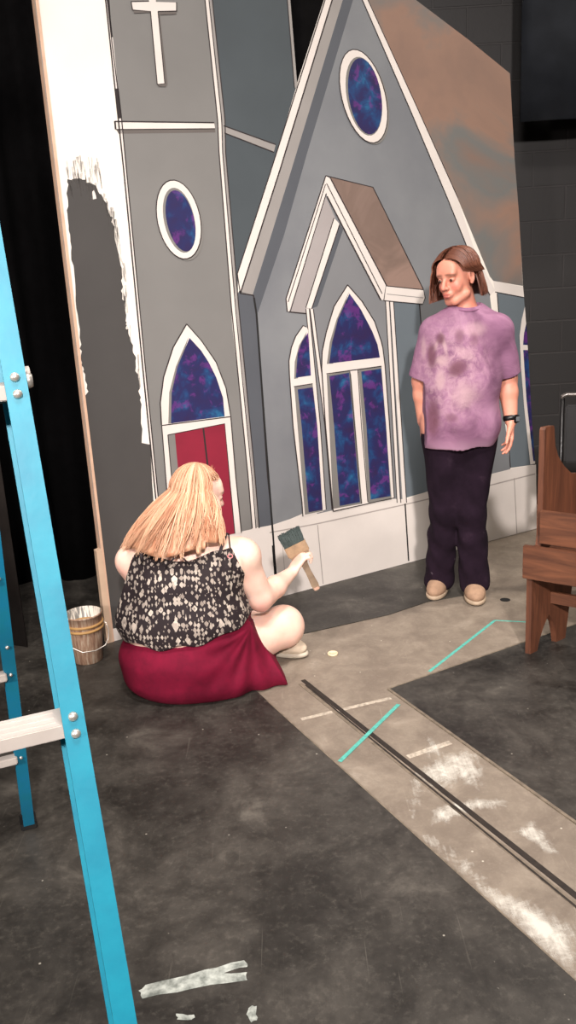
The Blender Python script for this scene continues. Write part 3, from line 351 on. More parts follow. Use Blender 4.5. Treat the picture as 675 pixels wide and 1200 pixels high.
# ------------------------------------------------------------------ signed-distance modelling (one continuous surface per body / garment)
class SDF:
    def __init__(s,lo,hi,h):
        s.h=h; s.lo=np.array(lo,float); s.n=np.ceil((np.array(hi)-s.lo)/h).astype(int)+1
        s.D=np.full(s.n,.2,np.float32)
        s.ax=[(s.lo[i]+h*np.arange(s.n[i])).astype(np.float32) for i in range(3)]
    def _sl(s,lo,hi,pad):
        a=np.clip(np.floor((np.array(lo)-pad-s.lo)/s.h).astype(int),0,s.n-1); b=np.clip(np.ceil((np.array(hi)+pad-s.lo)/s.h).astype(int)+1,1,s.n)
        sl=tuple(slice(int(a[i]),int(max(b[i],a[i]+1))) for i in range(3))
        X=s.ax[0][sl[0]][:,None,None];Y=s.ax[1][sl[1]][None,:,None];Z=s.ax[2][sl[2]][None,None,:]
        return sl,X,Y,Z
    def _add(s,sl,d,k,op):
        A=s.D[sl]
        if op=='sub': d=-d; h=np.maximum(k-np.abs(A-d),0)/max(k,1e-6); s.D[sl]=np.maximum(A,d)+h*h*k*.25
        else: h=np.maximum(k-np.abs(A-d),0)/max(k,1e-6); s.D[sl]=np.minimum(A,d)-h*h*k*.25
    def cap(s,a,b,ra,rb=None,k=.02,op='add',flat=None,off=0):
        """tapered capsule; flat=(axis vector, factor) squashes the section along the axis"""
        rb=ra if rb is None else rb; ra+=off; rb+=off
        a=np.array(a,float);b=np.array(b,float); R=max(ra,rb)
        f=1.0
        if flat is not None: f=flat[1]; u=np.array(flat[0],float); u/=np.linalg.norm(u)
        lo=np.minimum(a,b)-R; hi=np.maximum(a,b)+R
        sl,X,Y,Z=s._sl(lo,hi,.02+k)
        px,py,pz=X-a[0],Y-a[1],Z-a[2]; ba=b-a
        t=np.clip((px*ba[0]+py*ba[1]+pz*ba[2])/max(ba@ba,1e-9),0,1)
        dx,dy,dz=px-t*ba[0],py-t*ba[1],pz-t*ba[2]
        if flat is not None:
            q=dx*u[0]+dy*u[1]+dz*u[2]; g=(1/f-1)
            dx=dx+q*g*u[0];dy=dy+q*g*u[1];dz=dz+q*g*u[2]
        d=np.sqrt(dx*dx+dy*dy+dz*dz)-(ra+(rb-ra)*t)
        s._add(sl,d*(f if f<1 else 1),k,op); return s
    def ell(s,c,r,M=None,k=.02,op='add',off=0):
        r=np.array(r,float)+off; c=np.array(c,float); R=r.max() if M is not None else r
        sl,X,Y,Z=s._sl(c-R,c+R,.02+k)
        px,py,pz=X-c[0],Y-c[1],Z-c[2]
        if M is not None:
            M=np.array(M); px,py,pz=[px*M[0,i]+py*M[1,i]+pz*M[2,i] for i in range(3)]
        q=np.sqrt((px/r[0])**2+(py/r[1])**2+(pz/r[2])**2); g=np.sqrt((px/r[0]**2)**2+(py/r[1]**2)**2+(pz/r[2]**2)**2)
        d=np.where(g>1e-6,q*(q-1)/np.maximum(g,1e-6),-r.min())
        s._add(sl,d,k,op); return s
    def func(s,f,op='max'):
        X=s.ax[0][:,None,None];Y=s.ax[1][None,:,None];Z=s.ax[2][None,None,:]
        d=f(X,Y,Z)
        s.D=(np.maximum(s.D,d) if op=='max' else s.D+d).astype(np.float32); return s
    def mesh(s,name,smooth=1):
        D=s.D; D[0]=D[-1]=.1; D[:,0]=D[:,-1]=.1; D[:,:,0]=D[:,:,-1]=.1
        S=D<0; nx,ny,nz=D.shape
        c=np.zeros((nx-1,ny-1,nz-1),np.int8)
        for i in(0,1):
            for j in(0,1):
                for k in(0,1): c+=S[i:nx-1+i,j:ny-1+j,k:nz-1+k]
        act=np.argwhere((c>0)&(c<8)); idx=-np.ones(c.shape,np.int32); idx[tuple(act.T)]=np.arange(len(act))
        P=np.zeros((len(act),3));W=np.zeros(len(act))
        corners=[(i,j,k) for i in(0,1) for j in(0,1) for k in(0,1)]
        vals={q:D[act[:,0]+q[0],act[:,1]+q[1],act[:,2]+q[2]] for q in corners}
        for q in corners:
            for ax in range(3):
                if q[ax]==0:
                    q2=tuple(q[i]+(i==ax) for i in range(3)); a=vals[q];b=vals[q2]; m=(a<0)!=(b<0)
                    t=np.where(m,a/np.where(m,a-b,1),0)
                    for i in range(3): P[:,i]+=np.where(m,q[i]+(t if i==ax else 0),0)
                    W+=m
        P=(P/W[:,None]+act)*s.h+s.lo
        faces=[]
        for ax in range(3):
            o1,o2=[(1,2),(2,0),(0,1)][ax]
            sa=[slice(None)]*3;sb=[slice(None)]*3; sa[ax]=slice(0,-1);sb[ax]=slice(1,None)
            A=S[tuple(sa)];B=S[tuple(sb)]; e=np.argwhere(A!=B); inside=A[tuple(e.T)]
            def cell(d1,d2):
                q=e.copy(); q[:,o1]-=d1; q[:,o2]-=d2; return idx[tuple(q.T)]
            f=np.stack([cell(0,0),cell(1,0),cell(1,1),cell(0,1)],1)
            f[~inside]=f[~inside][:,::-1]; faces.append(f)
        F=np.concatenate(faces)
        for _ in range(smooth):
            acc=np.zeros_like(P);cnt=np.zeros(len(P))
            for i in range(4):
                a=F[:,i];b=F[:,(i+1)%4]
                np.add.at(acc,a,P[b]);np.add.at(acc,b,P[a]);np.add.at(cnt,a,1);np.add.at(cnt,b,1)
            P=P*.5+acc/np.maximum(cnt,1)[:,None]*.5
        me=bpy.data.meshes.new(name); me.vertices.add(len(P)); me.vertices.foreach_set('co',P.astype(np.float32).ravel())
        me.loops.add(F.size); me.loops.foreach_set('vertex_index',F.astype(np.int32).ravel())
        me.polygons.add(len(F)); me.polygons.foreach_set('loop_start',np.arange(0,F.size,4,dtype=np.int32)); 
        try: me.polygons.foreach_set('loop_total',np.full(len(F),4,np.int32))
        except Exception: pass
        me.update(calc_edges=True); me.validate(); me.shade_smooth()
        return me
def vattr(me,name,vals):
    a=me.attributes.new(name,'FLOAT','POINT'); a.data.foreach_set('value',np.asarray(vals,np.float32))
def vco(me):
    a=np.zeros(len(me.vertices)*3,np.float32); me.vertices.foreach_get('co',a); return a.reshape(-1,3)
def V(*a): return np.array(a,float)
def unit(v): v=np.array(v,float); return v/np.linalg.norm(v)

# ------------------------------------------------------------------ materials
PM={}
PM['tower']=mat('painted_tower_grey',(119,118,115),.75,.06,3)
PM['facade']=mat('painted_facade_grey',(122,125,127),.75,.08,2,c2=(108,111,115))
PM['porch']=mat('painted_porch_grey',(122,124,126),.75,.06,3)
PM['slate']=mat('painted_dark_slate',(68,76,80),.75,.08,3)
PM['slate2']=mat('painted_slate_strip',(80,84,90),.75,.05,4)
PM['sidewall']=mat('painted_blue_slate',(98,108,114),.75,.05,4)
PM['soffit']=mat('painted_soffit_grey',(146,142,138),.75,.05,5)
PM['soffit_l']=mat('painted_soffit_mauve',(158,152,150),.75,.05,5)
PM['dark_soffit']=mat('painted_reveal_grey',(120,118,114),.75,.05,5)
PM['trim']=mat('painted_trim_white',(216,209,202),.7,.04,5)
PM['shade']=mat('painted_under_shadow_line',(98,92,88),.75,.05,5)
PM['ink']=mat('painted_outline',(42,34,34),.7,.1,20)
PM['black']=mat('painted_black_seam',(22,20,20),.8,.1,20)
PM['grey']=mat('pencil_grey_line',(168,160,154),.8,.1,20)
PM['blackpaint']=mat('flat_charcoal_paint',(66,64,62),.8,.06,5)
PM['drybrush']=mat('charcoal_dry_brush',(96,92,88),.8,.2,60)
_nt=PM['drybrush'].node_tree; _n=noise(_nt,coords(_nt,(220,220,14)),1.0,4,.6)
_nt.links.new(math_(_nt,'MULTIPLY',ramp(_nt,_n,[(.42,(0,0,0,1)),(.66,(1,1,1,1))]),.55),_nt.nodes['Principled BSDF'].inputs['Alpha'])
PM['door']=mat('painted_red_door',(138,28,52),.6,.12,5)
def roof_mat(name,a,b,c,sc):
    m,nt,bs=newmat(name); bs.inputs['Roughness'].default_value=.75
    v=coords(nt); f=noise(nt,v,sc,5,.6,.6)
    col=ramp(nt,f,[(.32,lin(a)),(.45,lin(b)),(.57,lin(c)),(.72,lin(a))])
    f2=noise(nt,v,sc*6,6,.7); col=mix(nt,math_(nt,'MULTIPLY',f2,.35),col,lin((120,100,90)))
    nt.links.new(col,bs.inputs['Base Color']); return m
PM['roof']=roof_mat('painted_mottled_roof',(122,98,85),(98,104,103),(136,108,92),1.15)
PM['roof2']=roof_mat('painted_brown_roof',(132,112,102),(112,94,84),(142,118,106),2.5)
def glass_mat():
    m,nt,bs=newmat('painted_stained_glass'); bs.inputs['Roughness'].default_value=.5
    v=coords(nt); f=noise(nt,v,9,4,.6,.3); f2=noise(nt,coords(nt,rot=(1,2,.5)),15,4,.6,.4)
    col=ramp(nt,f,[(.3,lin((44,32,72))),(.50,lin((36,38,84))),(.60,lin((30,62,108))),(.69,lin((36,96,136))),(.78,lin((40,42,92)))])
    pur=ramp(nt,f2,[(.54,K0),(.62,W1),(.68,W1),(.76,K0)])
    col=mix(nt,math_(nt,'MULTIPLY',pur,.6),col,lin((102,46,120))); nt.links.new(col,bs.inputs['Base Color']); return m
PM['glass']=glass_mat()
M_primer=mat('white_primer',(232,226,216),.7,.03,3)
M_wood=mat('raw_pine_edge',(214,178,152),.7,.1,14)
M_board=mat('raw_pine_board',(206,178,152),.7,.1,10)
def floor_mat(name,base,light,scuff,speck=.5,rough=(.35,.6),sc=1.0,scr=1.0):
    m,nt,b=newmat(name); v=coords(nt)
    f=noise(nt,v,3.0*sc,8,.68,.4); f2=noise(nt,v,14*sc,6,.7); 
    col=ramp(nt,f,[(.40,lin(base)),(.58,lin(light)),(.72,lin(scuff))])  # third colour is the palest tone, for random scuffs and scratches
    col=mix(nt,math_(nt,'MULTIPLY',ramp(nt,f2,[(.45,K0),(.75,W1)]),.45),col,lin(light))
    f3=noise(nt,v,55*sc,4,.7); col=mix(nt,math_(nt,'MULTIPLY',ramp(nt,f3,[(.52,K0),(.72,W1)]),.30),col,lin(scuff)); f4=noise(nt,v,9*sc,5,.7,.6); col=mix(nt,math_(nt,'MULTIPLY',ramp(nt,f4,[(.40,W1),(.52,K0)]),.45),col,lin(base))
    # long scratches in two directions
    for ang,stretch in((.5,38),(-.9,30),(1.4,45)):
        vs=coords(nt,(stretch*1.0,1.2,1),(0,0,ang)); s=noise(nt,vs,2.2,2,.5)
        msk=ramp(nt,s,[(.70,K0),(.735,W1)]); brk=ramp(nt,noise(nt,v,2.6+ang,3),[(.5,K0),(.6,W1)])
        col=mix(nt,math_(nt,'MULTIPLY',math_(nt,'MULTIPLY',msk,brk),.35*scr),col,lin(scuff))
    vo=nt.nodes.new('ShaderNodeTexVoronoi'); vo.inputs['Scale'].default_value=16; nt.links.new(v,vo.inputs['Vector'])
    wn=ramp(nt,vo.outputs['Distance'],[(.035,W1),(.06,K0)])
    col=mix(nt,math_(nt,'MULTIPLY',math_(nt,'MULTIPLY',wn,ramp(nt,noise(nt,v,5,2),[(.5,K0),(.55,W1)])),speck),col,lin((200,195,180)))
    nt.links.new(col,b.inputs['Base Color'])
    r=nt.nodes.new('ShaderNodeMapRange'); r.inputs[3].default_value=rough[0]; r.inputs[4].default_value=rough[1]
    nt.links.new(f2,r.inputs[0]); nt.links.new(r.outputs[0],b.inputs['Roughness'])
    bump(nt,b,f2,.15,.002); return m
M_floorblack=floor_mat('scuffed_black_stage_floor',(34,32,29),(66,63,58),(102,98,90))
M_floorgrey=floor_mat('worn_grey_stage_deck',(116,105,93),(138,127,113),(160,150,136),.8,(.5,.75),1.6,.8)
M_dark=mat('black_wall_paint',(24,23,24),.85,.2,4)
M_ceiling=mat('black_ceiling_paint',(14,14,15),.9,.2,4)
M_drape=mat('black_velour',(12,11,12),.95,.2,20,spec=.1)
M_drape2=mat('faded_black_canvas',(36,31,28),.9,.2,8,spec=.2)
M_drape3=mat('dark_blue_grey_cloth',(34,37,42),.9,.15,8,spec=.2)
def block_mat():
    m,nt,b=newmat('black_painted_concrete_block'); b.inputs['Roughness'].default_value=.6
    v=coords(nt,rot=(PI/2,0,0)); br=nt.nodes.new('ShaderNodeTexBrick')
    for k,x in (('Scale',1.0),('Mortar Size',.006),('Brick Width',.4),('Row Height',.2),('Mortar Smooth',.3)): br.inputs[k].default_value=x
    br.inputs['Color1'].default_value=lin((40,38,37)); br.inputs['Color2'].default_value=lin((36,34,33)); br.inputs['Mortar'].default_value=lin((50,47,46))
    nt.links.new(v,br.inputs['Vector']); f=noise(nt,v,30,5,.7)
    nt.links.new(mix(nt,math_(nt,'MULTIPLY',f,.5),br.outputs['Color'],lin((34,33,33))),b.inputs['Base Color'])
    bump(nt,b,math_(nt,'ADD',math_(nt,'MULTIPLY',br.outputs['Fac'],-1.0),math_(nt,'MULTIPLY',f,.3)),.5,.006); return m
M_block=block_mat()
def wood_mat(name,a,b_,axis=0,sc=1.0,rough=.45):
    m,nt,b=newmat(name); s=[14*sc]*3; s[axis]=1.4*sc
    v=coords(nt,tuple(s)); f=noise(nt,v,2.2,6,.65,.8)
    nt.links.new(ramp(nt,f,[(.35,lin(a)),(.65,lin(b_))]),b.inputs['Base Color']); b.inputs['Roughness'].default_value=rough
    bump(nt,b,f,.1,.002); return m
M_pew=wood_mat('varnished_brown_pine',(78,47,33),(112,70,48),0)
M_pewv=wood_mat('varnished_brown_pine_upright',(76,46,33),(108,66,46),2)
M_blue=mat('blue_fibreglass',(10,128,150),.5,.08,18,c2=(8,114,138),bmp=.04,bscale=120)
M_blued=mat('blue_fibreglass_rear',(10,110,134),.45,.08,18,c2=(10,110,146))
M_alu=mat('brushed_aluminium',(188,180,172),.5,.06,30,metal=.15)
M_rivet=mat('steel_rivet',(215,210,200),.35,.1,60,metal=.7)
M_rubber=mat('black_rubber',(20,20,20),.8,.2,20)
M_cyan=mat('cyan_spike_tape',(94,190,176),.6,.2,60)
M_rust=mat('rusty_iron_track',(46,38,32),.6,.3,40)
M_rustl=mat('worn_steel_track',(132,120,104),.55,.25,40)
def smear_mat():
    m,nt,b=newmat('dried_white_paint_smear'); b.inputs['Base Color'].default_value=lin((224,220,208)); b.inputs['Roughness'].default_value=.7
    v=coords(nt,(1,1,1),(0,0,.5)); f=noise(nt,v,22,7,.75,.6); v2=coords(nt,(60,5,1),(0,0,-.95)); f2=noise(nt,v2,1.5,4,.6)
    at_=nt.nodes.new('ShaderNodeAttribute'); at_.attribute_name='cover'
    h=math_(nt,'ADD',math_(nt,'ADD',math_(nt,'MULTIPLY',f,.6),math_(nt,'MULTIPLY',f2,.25)),math_(nt,'MULTIPLY',at_.outputs['Fac'],.42))
    al=ramp(nt,h,[(.56,K0),(.84,W1)])
    nt.links.new(math_(nt,'MULTIPLY',al,.85),b.inputs['Alpha']); return m
M_smear=smear_mat()
M_stroke=mat('thick_white_paint_stroke',(184,190,182),.7,.2,40,c2=(108,114,108))
M_chalk=mat('worn_white_tape_line',(206,194,176),.8,.3,60)
M_cream=mat('cream_plastic',(226,208,172),.5,.05,20)

# ------------------------------------------------------------------ room
def quad(bm,pts):
    bm.faces.new([bm.verts.new(p) for p in pts])
X0,X1,Y0,Y1,ZC=-4.2,4.2,-4.6,5.5,5.2
bm=bmesh.new(); add_box(bm,((X0+X1)/2,(Y0+Y1)/2,-.05),(X1-X0+.4,Y1-Y0+.4,.1)); floor_o=struct('floor',bm,M_floorgrey)
bm=bmesh.new(); add_box(bm,((X0+X1)/2,Y1+.1,ZC/2),(X1-X0+.4,.2,ZC)); struct('wall_back',bm,M_block)
bm=bmesh.new(); add_box(bm,((X0+X1)/2,Y0-.1,ZC/2),(X1-X0+.4,.2,ZC)); struct('wall_front',bm,M_dark)
bm=bmesh.new(); add_box(bm,(X0-.1,(Y0+Y1)/2,ZC/2),(.2,Y1-Y0,ZC)); struct('wall_left',bm,M_dark)
bm=bmesh.new(); add_box(bm,(X1+.1,(Y0+Y1)/2,ZC/2),(.2,Y1-Y0,ZC)); struct('wall_right',bm,M_dark)
bm=bmesh.new(); add_box(bm,((X0+X1)/2,(Y0+Y1)/2,ZC+.05),(X1-X0+.4,Y1-Y0+.4,.1)); struct('ceiling',bm,M_ceiling)
def ext(a,b,**kw):
    a=Vector(a);b=Vector(b);d=b-a
    if 'x' in kw: return a+d*((kw['x']-a.x)/d.x)
    return a+d*((kw['y']-a.y)/d.y)
TH=.004
sa=[Vector(p) for p in FP['stripA']]; B=[Vector(p) for p in FP['backB']]
e1=ext(sa[1],sa[0],y=Y0); e2=ext(B[-2],B[-1],y=Y1)
main=[(X0,Y1),(X0,Y0),tuple(e1),tuple(sa[1]),tuple(sa[2])]+[tuple(p) for p in B]+[tuple(e2)]
bm=bmesh.new(); prism(bm,main,lambda u,v,t:(u,v,t),.0,TH); struct('floor',bm,M_floorblack)
c=[Vector(p) for p in FP['squareC']]; c2=[Vector(p) for p in FP['squareC2']]
q1=ext(c[0],c2[1],y=Y0); q2=ext(c[2],c[3],x=X1)
bm=bmesh.new(); prism(bm,[tuple(c[0]),tuple(q1),(X1,Y0),tuple(q2)]+[tuple(p) for p in c[:0:-1]],lambda u,v,t:(u,v,t),0,TH); struct('floor',bm,M_floorblack)
bm=bmesh.new()   # bright lip along the black panels
def strip(bm,a,b,w,z0,z1,side=0):
    a=Vector(a);b=Vector(b);d=(b-a).normalized();n=Vector((-d.y,d.x))
    o=n*side*w/2
    pts=[a+n*w/2+o,b+n*w/2+o,b-n*w/2+o,a-n*w/2+o]; prism(bm,[tuple(p) for p in pts],lambda u,v,t:(u,v,t),z0,z1)
strip(bm,c[0],q1,.010,0,TH+.0008); strip(bm,c[0],q2,.008,0,TH+.0006); strip(bm,sa[1],e1,.005,0,TH+.0005)
struct('trim_1',bm,M_rustl)
g=[Vector(p) for p in FP['groove1']]; ge=ext(g[0],g[1],y=Y0)
tr=None
bm=bmesh.new(); strip(bm,g[0],ge,.019,0,.0015); strip(bm,Vector(FP['groove2'][0]),ext(*[Vector(p) for p in FP['groove2']],y=Y0),.007,0,.0015); tr=struct('trim_2',bm,M_rust)
bm=bmesh.new(); strip(bm,g[0]+Vector((-.012,-.03)),ge+Vector((-.028,-.014)),.016,0,.0012); o=obj('track_rail',bm,M_rustl,tr); o['kind']='structure'
def flatpoly(name,pts,z,m,parent=None,th=.0008):
    bm=bmesh.new(); vs=[bm.verts.new((u,v,z+th)) for u,v in pts]
    for tri in tessellate_polygon([[Vector((u,v,0)) for u,v in pts]]):
        try: bm.faces.new([vs[i] for i in tri])
        except ValueError: pass
    return obj(name,bm,m,parent)
def softpatch(name,pts,z,m,parent,fall,gain):
    """thin film of dried paint whose cover thins out towards its outline (coverage kept per vertex)"""
    P=np.array(pts,float); lo=P.min(0)-fall; hi=P.max(0)+fall; st=.012
    xs=np.arange(lo[0],hi[0],st); ys=np.arange(lo[1],hi[1],st); Xg,Yg=np.meshgrid(xs,ys,indexing='ij')
    dmin=np.full(Xg.shape,9.); ins=np.zeros(Xg.shape,bool); n=len(P)
    for i in range(n):
        a=P[i];b=P[(i+1)%n]; ab=b-a; t=np.clip(((Xg-a[0])*ab[0]+(Yg-a[1])*ab[1])/(ab@ab),0,1)
        dmin=np.minimum(dmin,np.hypot(Xg-a[0]-t*ab[0],Yg-a[1]-t*ab[1]))
        c=((a[1]>Yg)!=(b[1]>Yg))&(Xg<(b[0]-a[0])*(Yg-a[1])/(b[1]-a[1]+1e-12)+a[0]); ins^=c
    cov=np.clip((np.where(ins,dmin,-dmin)+fall*.6)/(fall*1.6),0,1)*gain
    idx=-np.ones(Xg.shape,int); keep=cov>0
    near=keep.copy(); near[1:]|=keep[:-1]; near[:-1]|=keep[1:]; near[:,1:]|=keep[:,:-1]; near[:,:-1]|=keep[:,1:]
    idx[near]=np.arange(near.sum()); vs=[(x,y,z) for x,y in zip(Xg[near],Yg[near])]; fs=[]
    for i in range(len(xs)-1):
        for j in range(len(ys)-1):
            q=(idx[i,j],idx[i+1,j],idx[i+1,j+1],idx[i,j+1])
            if min(q)>=0: fs.append(tuple(int(v) for v in q))
    me=bpy.data.meshes.new(name); me.from_pydata(vs,[],fs); vattr(me,'cover',cov[near]); return link_obj(name,me,m,parent)
def jag(pts,amp,n=5):
    o=[]
    for i in range(len(pts)):
        a=Vector(pts[i]);b=Vector(pts[(i+1)%len(pts)])
        for k in range(n):
            p=a.lerp(b,k/n); o.append((p.x+random.uniform(-amp,amp),p.y+random.uniform(-amp,amp)))
    return o
for i,p in enumerate(FP['smears']):
    onblack=i in(0,1,2)
    if onblack or i==8: flatpoly('paint_smear',jag(p,.003,3),TH if onblack else 0,M_stroke,floor_o,.0007+.0002*i)
    else: softpatch('paint_smear',p,.0006+.00015*i,M_smear,floor_o,.045 if i in(3,5,7) else .025,1.0 if i==5 else .75)
bm=bmesh.new(); strip(bm,FP['chalk1'][0],FP['chalk1'][1],.018,0,.0006); strip(bm,FP['chalk2'][0],FP['chalk2'][1],.022,0,.0006)
obj('worn_tape_line',bm,M_chalk,floor_o)
bm=bmesh.new(); add_lathe(bm,[(.024,0),(.024,.0012),(.0,.0012)],(FP['hole'][0],FP['hole'][1],.0)); obj('floor_socket',bm,M_rubber,floor_o)
bm=bmesh.new(); strip(bm,*FP['tape1'],.015,0.0016,.0026); tag(obj('spike_tape',bm,M_cyan),'cyan spike tape strip crossing the track on the grey floor','tape','spike tape marks on the floor')
bm=bmesh.new(); strip(bm,*FP['tape2'],.013,0,.0008); tag(obj('spike_tape',bm,M_cyan),'long cyan spike tape strip beyond the corner of the black square','tape','spike tape marks on the floor')
bm=bmesh.new(); strip(bm,*FP['tape3'],.009,0,.0006); tag(obj('spike_tape',bm,M_cyan),'faint short cyan spike tape strip pointing towards the pew foot','tape','spike tape marks on the floor')
bm=bmesh.new(); add_lathe(bm,[(.0,0),(.021,0),(.0225,.003),(.0225,.007),(.021,.009),(.017,.009),(.016,.007),(0,.007)],(*FP['disc'],0)); tag(obj('plastic_lid',bm,M_cream,smooth=True),'small cream round lid lying on the grey floor beside the seated woman','lid')

# drapes
def drape(name,x0,x1,y,z0,z1,m,label,amp=.05,wl=.28,n=None,ang=0):
    bm=bmesh.new(); n=int((x1-x0)/wl*14); nz=6; G=[]
    for s in(0,1):
        rows=[]
        for j in range(nz+1):
            z=z0+(z1-z0)*j/nz; row=[]
            for i in range(n+1):
                x=x0+(x1-x0)*i/n; ph=2*PI*x/wl+.6*math.sin(x*3.1)
                yy=y+amp*math.sin(ph)*(1-.25*j/nz)+.3*amp*math.sin(ph*2.3+j*.15)+s*.008
                row.append(bm.verts.new((x,yy,z)))
            rows.append(row)
        G.append(rows)
    for s in(0,1):
        for j in range(nz):
            for i in range(n): bm.faces.new((G[s][j][i],G[s][j][i+1],G[s][j+1][i+1],G[s][j+1][i]))
    for i in range(n):
        for j in(0,nz): bm.faces.new((G[0][j][i],G[0][j][i+1],G[1][j][i+1],G[1][j][i]))
    for j in range(nz):
        for i in(0,n): bm.faces.new((G[0][j][i],G[0][j+1][i],G[1][j+1][i],G[1][j][i]))
    return tag(obj(name,bm,m,smooth=True),label,'curtain')
drape('stage_curtain',-4.15,.38,4.52,TH,5.0,M_drape,'black full-height stage curtain hanging behind the left end of the painted church')
drape('side_curtain',-4.1,-1.22,3.62,TH,5.0,M_drape2,'faded black side curtain behind the ladder at far left',amp=.03,wl=.5)
drape('border_curtain',1.42,4.1,5.15,2.32,5.1,M_drape3,'dark blue-grey border cloth hanging high in front of the block wall',amp=.012,wl=.9)

# ------------------------------------------------------------------ painted scenery flat
flat=thing('scenery_flat','tall painted theatre flat of a grey church, standing on the stage behind the two women','scenery',(FLAT_L[0],FLAT_L[1],TH),FLAT_ANG)
bm=bmesh.new(); prism(bm,OUTLINE,lambda u,v,t:(u,t,max(v,0)),0,.009); obj('plywood_panel',bm,M_primer,flat)
keys=list(PM)
groups={}
for g_,l,m,p in ART: groups.setdefault(g_,[]).append((l,m,p))
for g_,items in groups.items():
    bm=bmesh.new(); used=sorted({m for _,m,_ in items},key=keys.index)
    base=0 if g_=='panel' else .0022
    for l,m,p in items:
        y=-(base+.00028*l); vs=[bm.verts.new((u,y,max(v,.0))) for u,v in p]
        for tri in tessellate_polygon([[Vector((u,v,0)) for u,v in p]]):
            if len(set(tri))<3: continue
            try: f=bm.faces.new([vs[i] for i in tri]); f.material_index=used.index(m)
            except ValueError: pass
    for f in bm.faces:
        f.normal_update()
        if f.normal.y>0: f.normal_flip()
    nm={'panel':'painted_facade'}.get(g_,g_.split('.')[0])
    me=bpy.data.meshes.new(nm); bm.to_mesh(me); bm.free(); o=link_obj(nm,me,[PM[k] for k in used],flat)
    lab={'painted_window.narrow':'narrow blue window cut off by the right edge','painted_cross':'white cross at the top of the tower','painted_window.tower_oval':'oval stained glass window on the tower','painted_window.gable_oval':'large oval stained glass window high in the gable','painted_window.over_door':'pointed stained glass window above the red door','painted_door':'red double door with white frame','painted_window.centre':'wide pointed triple window under the porch roof','painted_window.side_arch':'narrow arched window left of the porch post'}.get(g_)
    if lab: o['label']=lab
us=[p[0] for p in OUTLINE]; 
# pine edge along the left side
def edge_u(z): # left outline
    a=OUTLINE[-1];b=OUTLINE[0]; return a[0]+(b[0]-a[0])*(z-a[1])/(b[1]-a[1])
bm=bmesh.new()
zt=OUTLINE[0][1]
pts=[(edge_u(0)-.0,0),(edge_u(0)+.012,0),(edge_u(zt)+.012,zt),(edge_u(zt),zt)]
prism(bm,pts,lambda u,v,t:(u,t,max(v,0)),-.0035,.045); obj('pine_edge_strip',bm,M_wood,flat)
bm=bmesh.new(); prism(bm,[(-.024,0),(.003,0),(edge_u(.44)+.003,.445),(edge_u(.44)-.022,.44)],lambda u,v,t:(u,t,v),-.006,.03); obj('side_batten',bm,M_board,flat)
# frame and braces behind
bm=bmesh.new()
for u in(.045,.80,1.62,2.45):
    add_box(bm,(u-(.12 if u>2 else 0),.03,1.14),(.065,.02,2.26))
for z in(.05,1.2,2.2): add_box(bm,(1.24,.03,z),(2.3,.02,.065))
obj('frame',bm,M_board,flat)
for u in(.8,1.62):
    bm=bmesh.new(); add_tube(bm,[(u,.04,1.5),(u,.42,.03)],.02,8); add_box(bm,(u,.24,.02),(.04,.46,.04)); obj('brace',bm,M_board,flat)

# ------------------------------------------------------------------ stepladder
FR=Vector((-.060,.350,0)); FD=Vector((-.1215,.292,1)); RR=Vector((-.834,2.24,0)); RD=Vector((.135,-.30,1))
wv=Vector((-.93,-.37,0)).normalized(); sv=Vector((-.37,.93,0)).normalized()
ladder=thing('stepladder','tall blue fibreglass stepladder with aluminium steps standing at the left edge','ladder',(-.7,1.1,TH))
def loc(p): return Vector(p)-Vector((-.7,1.1,TH))
ztop=3.0; LW=.50
def channel(bm,base,dr,off,wface,dface,inward,z0,z1,t=.004):
    """C channel rail: flange face towards the front, web on the outside"""
    a=base+wv*off+dr*z0; b=base+wv*off+dr*z1; d=(b-a).normalized(); 
    xx=wv*inward; yy=d.cross(wv).normalized()
    if yy.dot(sv)<0: yy=-yy
    prof=[(0,0),(wface,0),(wface,t),(t,t),(t,dface-t),(wface,dface-t),(wface,dface),(0,dface)]
    L=(b-a).length; a=loc(a)
    prism(bm,prof,lambda u,v,s:a+xx*u+yy*v+d*s,0,L)
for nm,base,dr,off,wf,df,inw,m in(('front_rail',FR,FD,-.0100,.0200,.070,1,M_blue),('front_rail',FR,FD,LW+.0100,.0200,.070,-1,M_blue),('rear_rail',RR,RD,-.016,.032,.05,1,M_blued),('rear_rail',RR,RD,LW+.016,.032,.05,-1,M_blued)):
    bm=bmesh.new(); channel(bm,base,dr,off,wf,df,inw,.02,ztop-.05); r=obj(nm,bm,m,ladder)
    bm=bmesh.new(); p=loc(base+wv*(off+inw*wf/2)+sv*(df/2)); add_box(bm,(p.x,p.y,.012),(wf+.016,df+.012,.024),Matrix.Rotation(math.atan2(wv.y,wv.x),3,'Z'),.003); obj('foot_pad',bm,M_rubber,ladder)
rotw=Matrix.Rotation(math.atan2(wv.y,wv.x),3,'Z')
for i in range(9):
    z=.291+.2985*i
    if z>2.9: break
    p=FR+FD*z+wv*(LW/2)+sv*.024; q=loc(p); bm=bmesh.new()
    add_box(bm,(q.x,q.y,q.z),(LW+.010,.034,.004),rotw,.001)
    f=loc(p-sv*.017+Vector((0,0,-.005))); add_box(bm,f,(LW+.010,.004,.014),rotw,.001)
    f=loc(p+sv*.018+Vector((0,0,-.009))); add_box(bm,f,(LW-.004,.003,.018),rotw,.001)
    for k in range(3): f=loc(p-sv*(.010-.010*k)+Vector((0,0,.0022))); add_box(bm,f,(LW-.03,.002,.001),rotw)
    st=obj('step',bm,M_alu,ladder)
    for off in(.0,LW):
        for dz in(.009,-.006):
            bm=bmesh.new(); c_=loc(FR+FD*(z+dz)+wv*off-sv*.0015); add_tube(bm,[c_+sv*.003,c_,c_-sv*.002],[.0046,.0044,.0022],12); obj('rivet',bm,M_rivet,st,True)
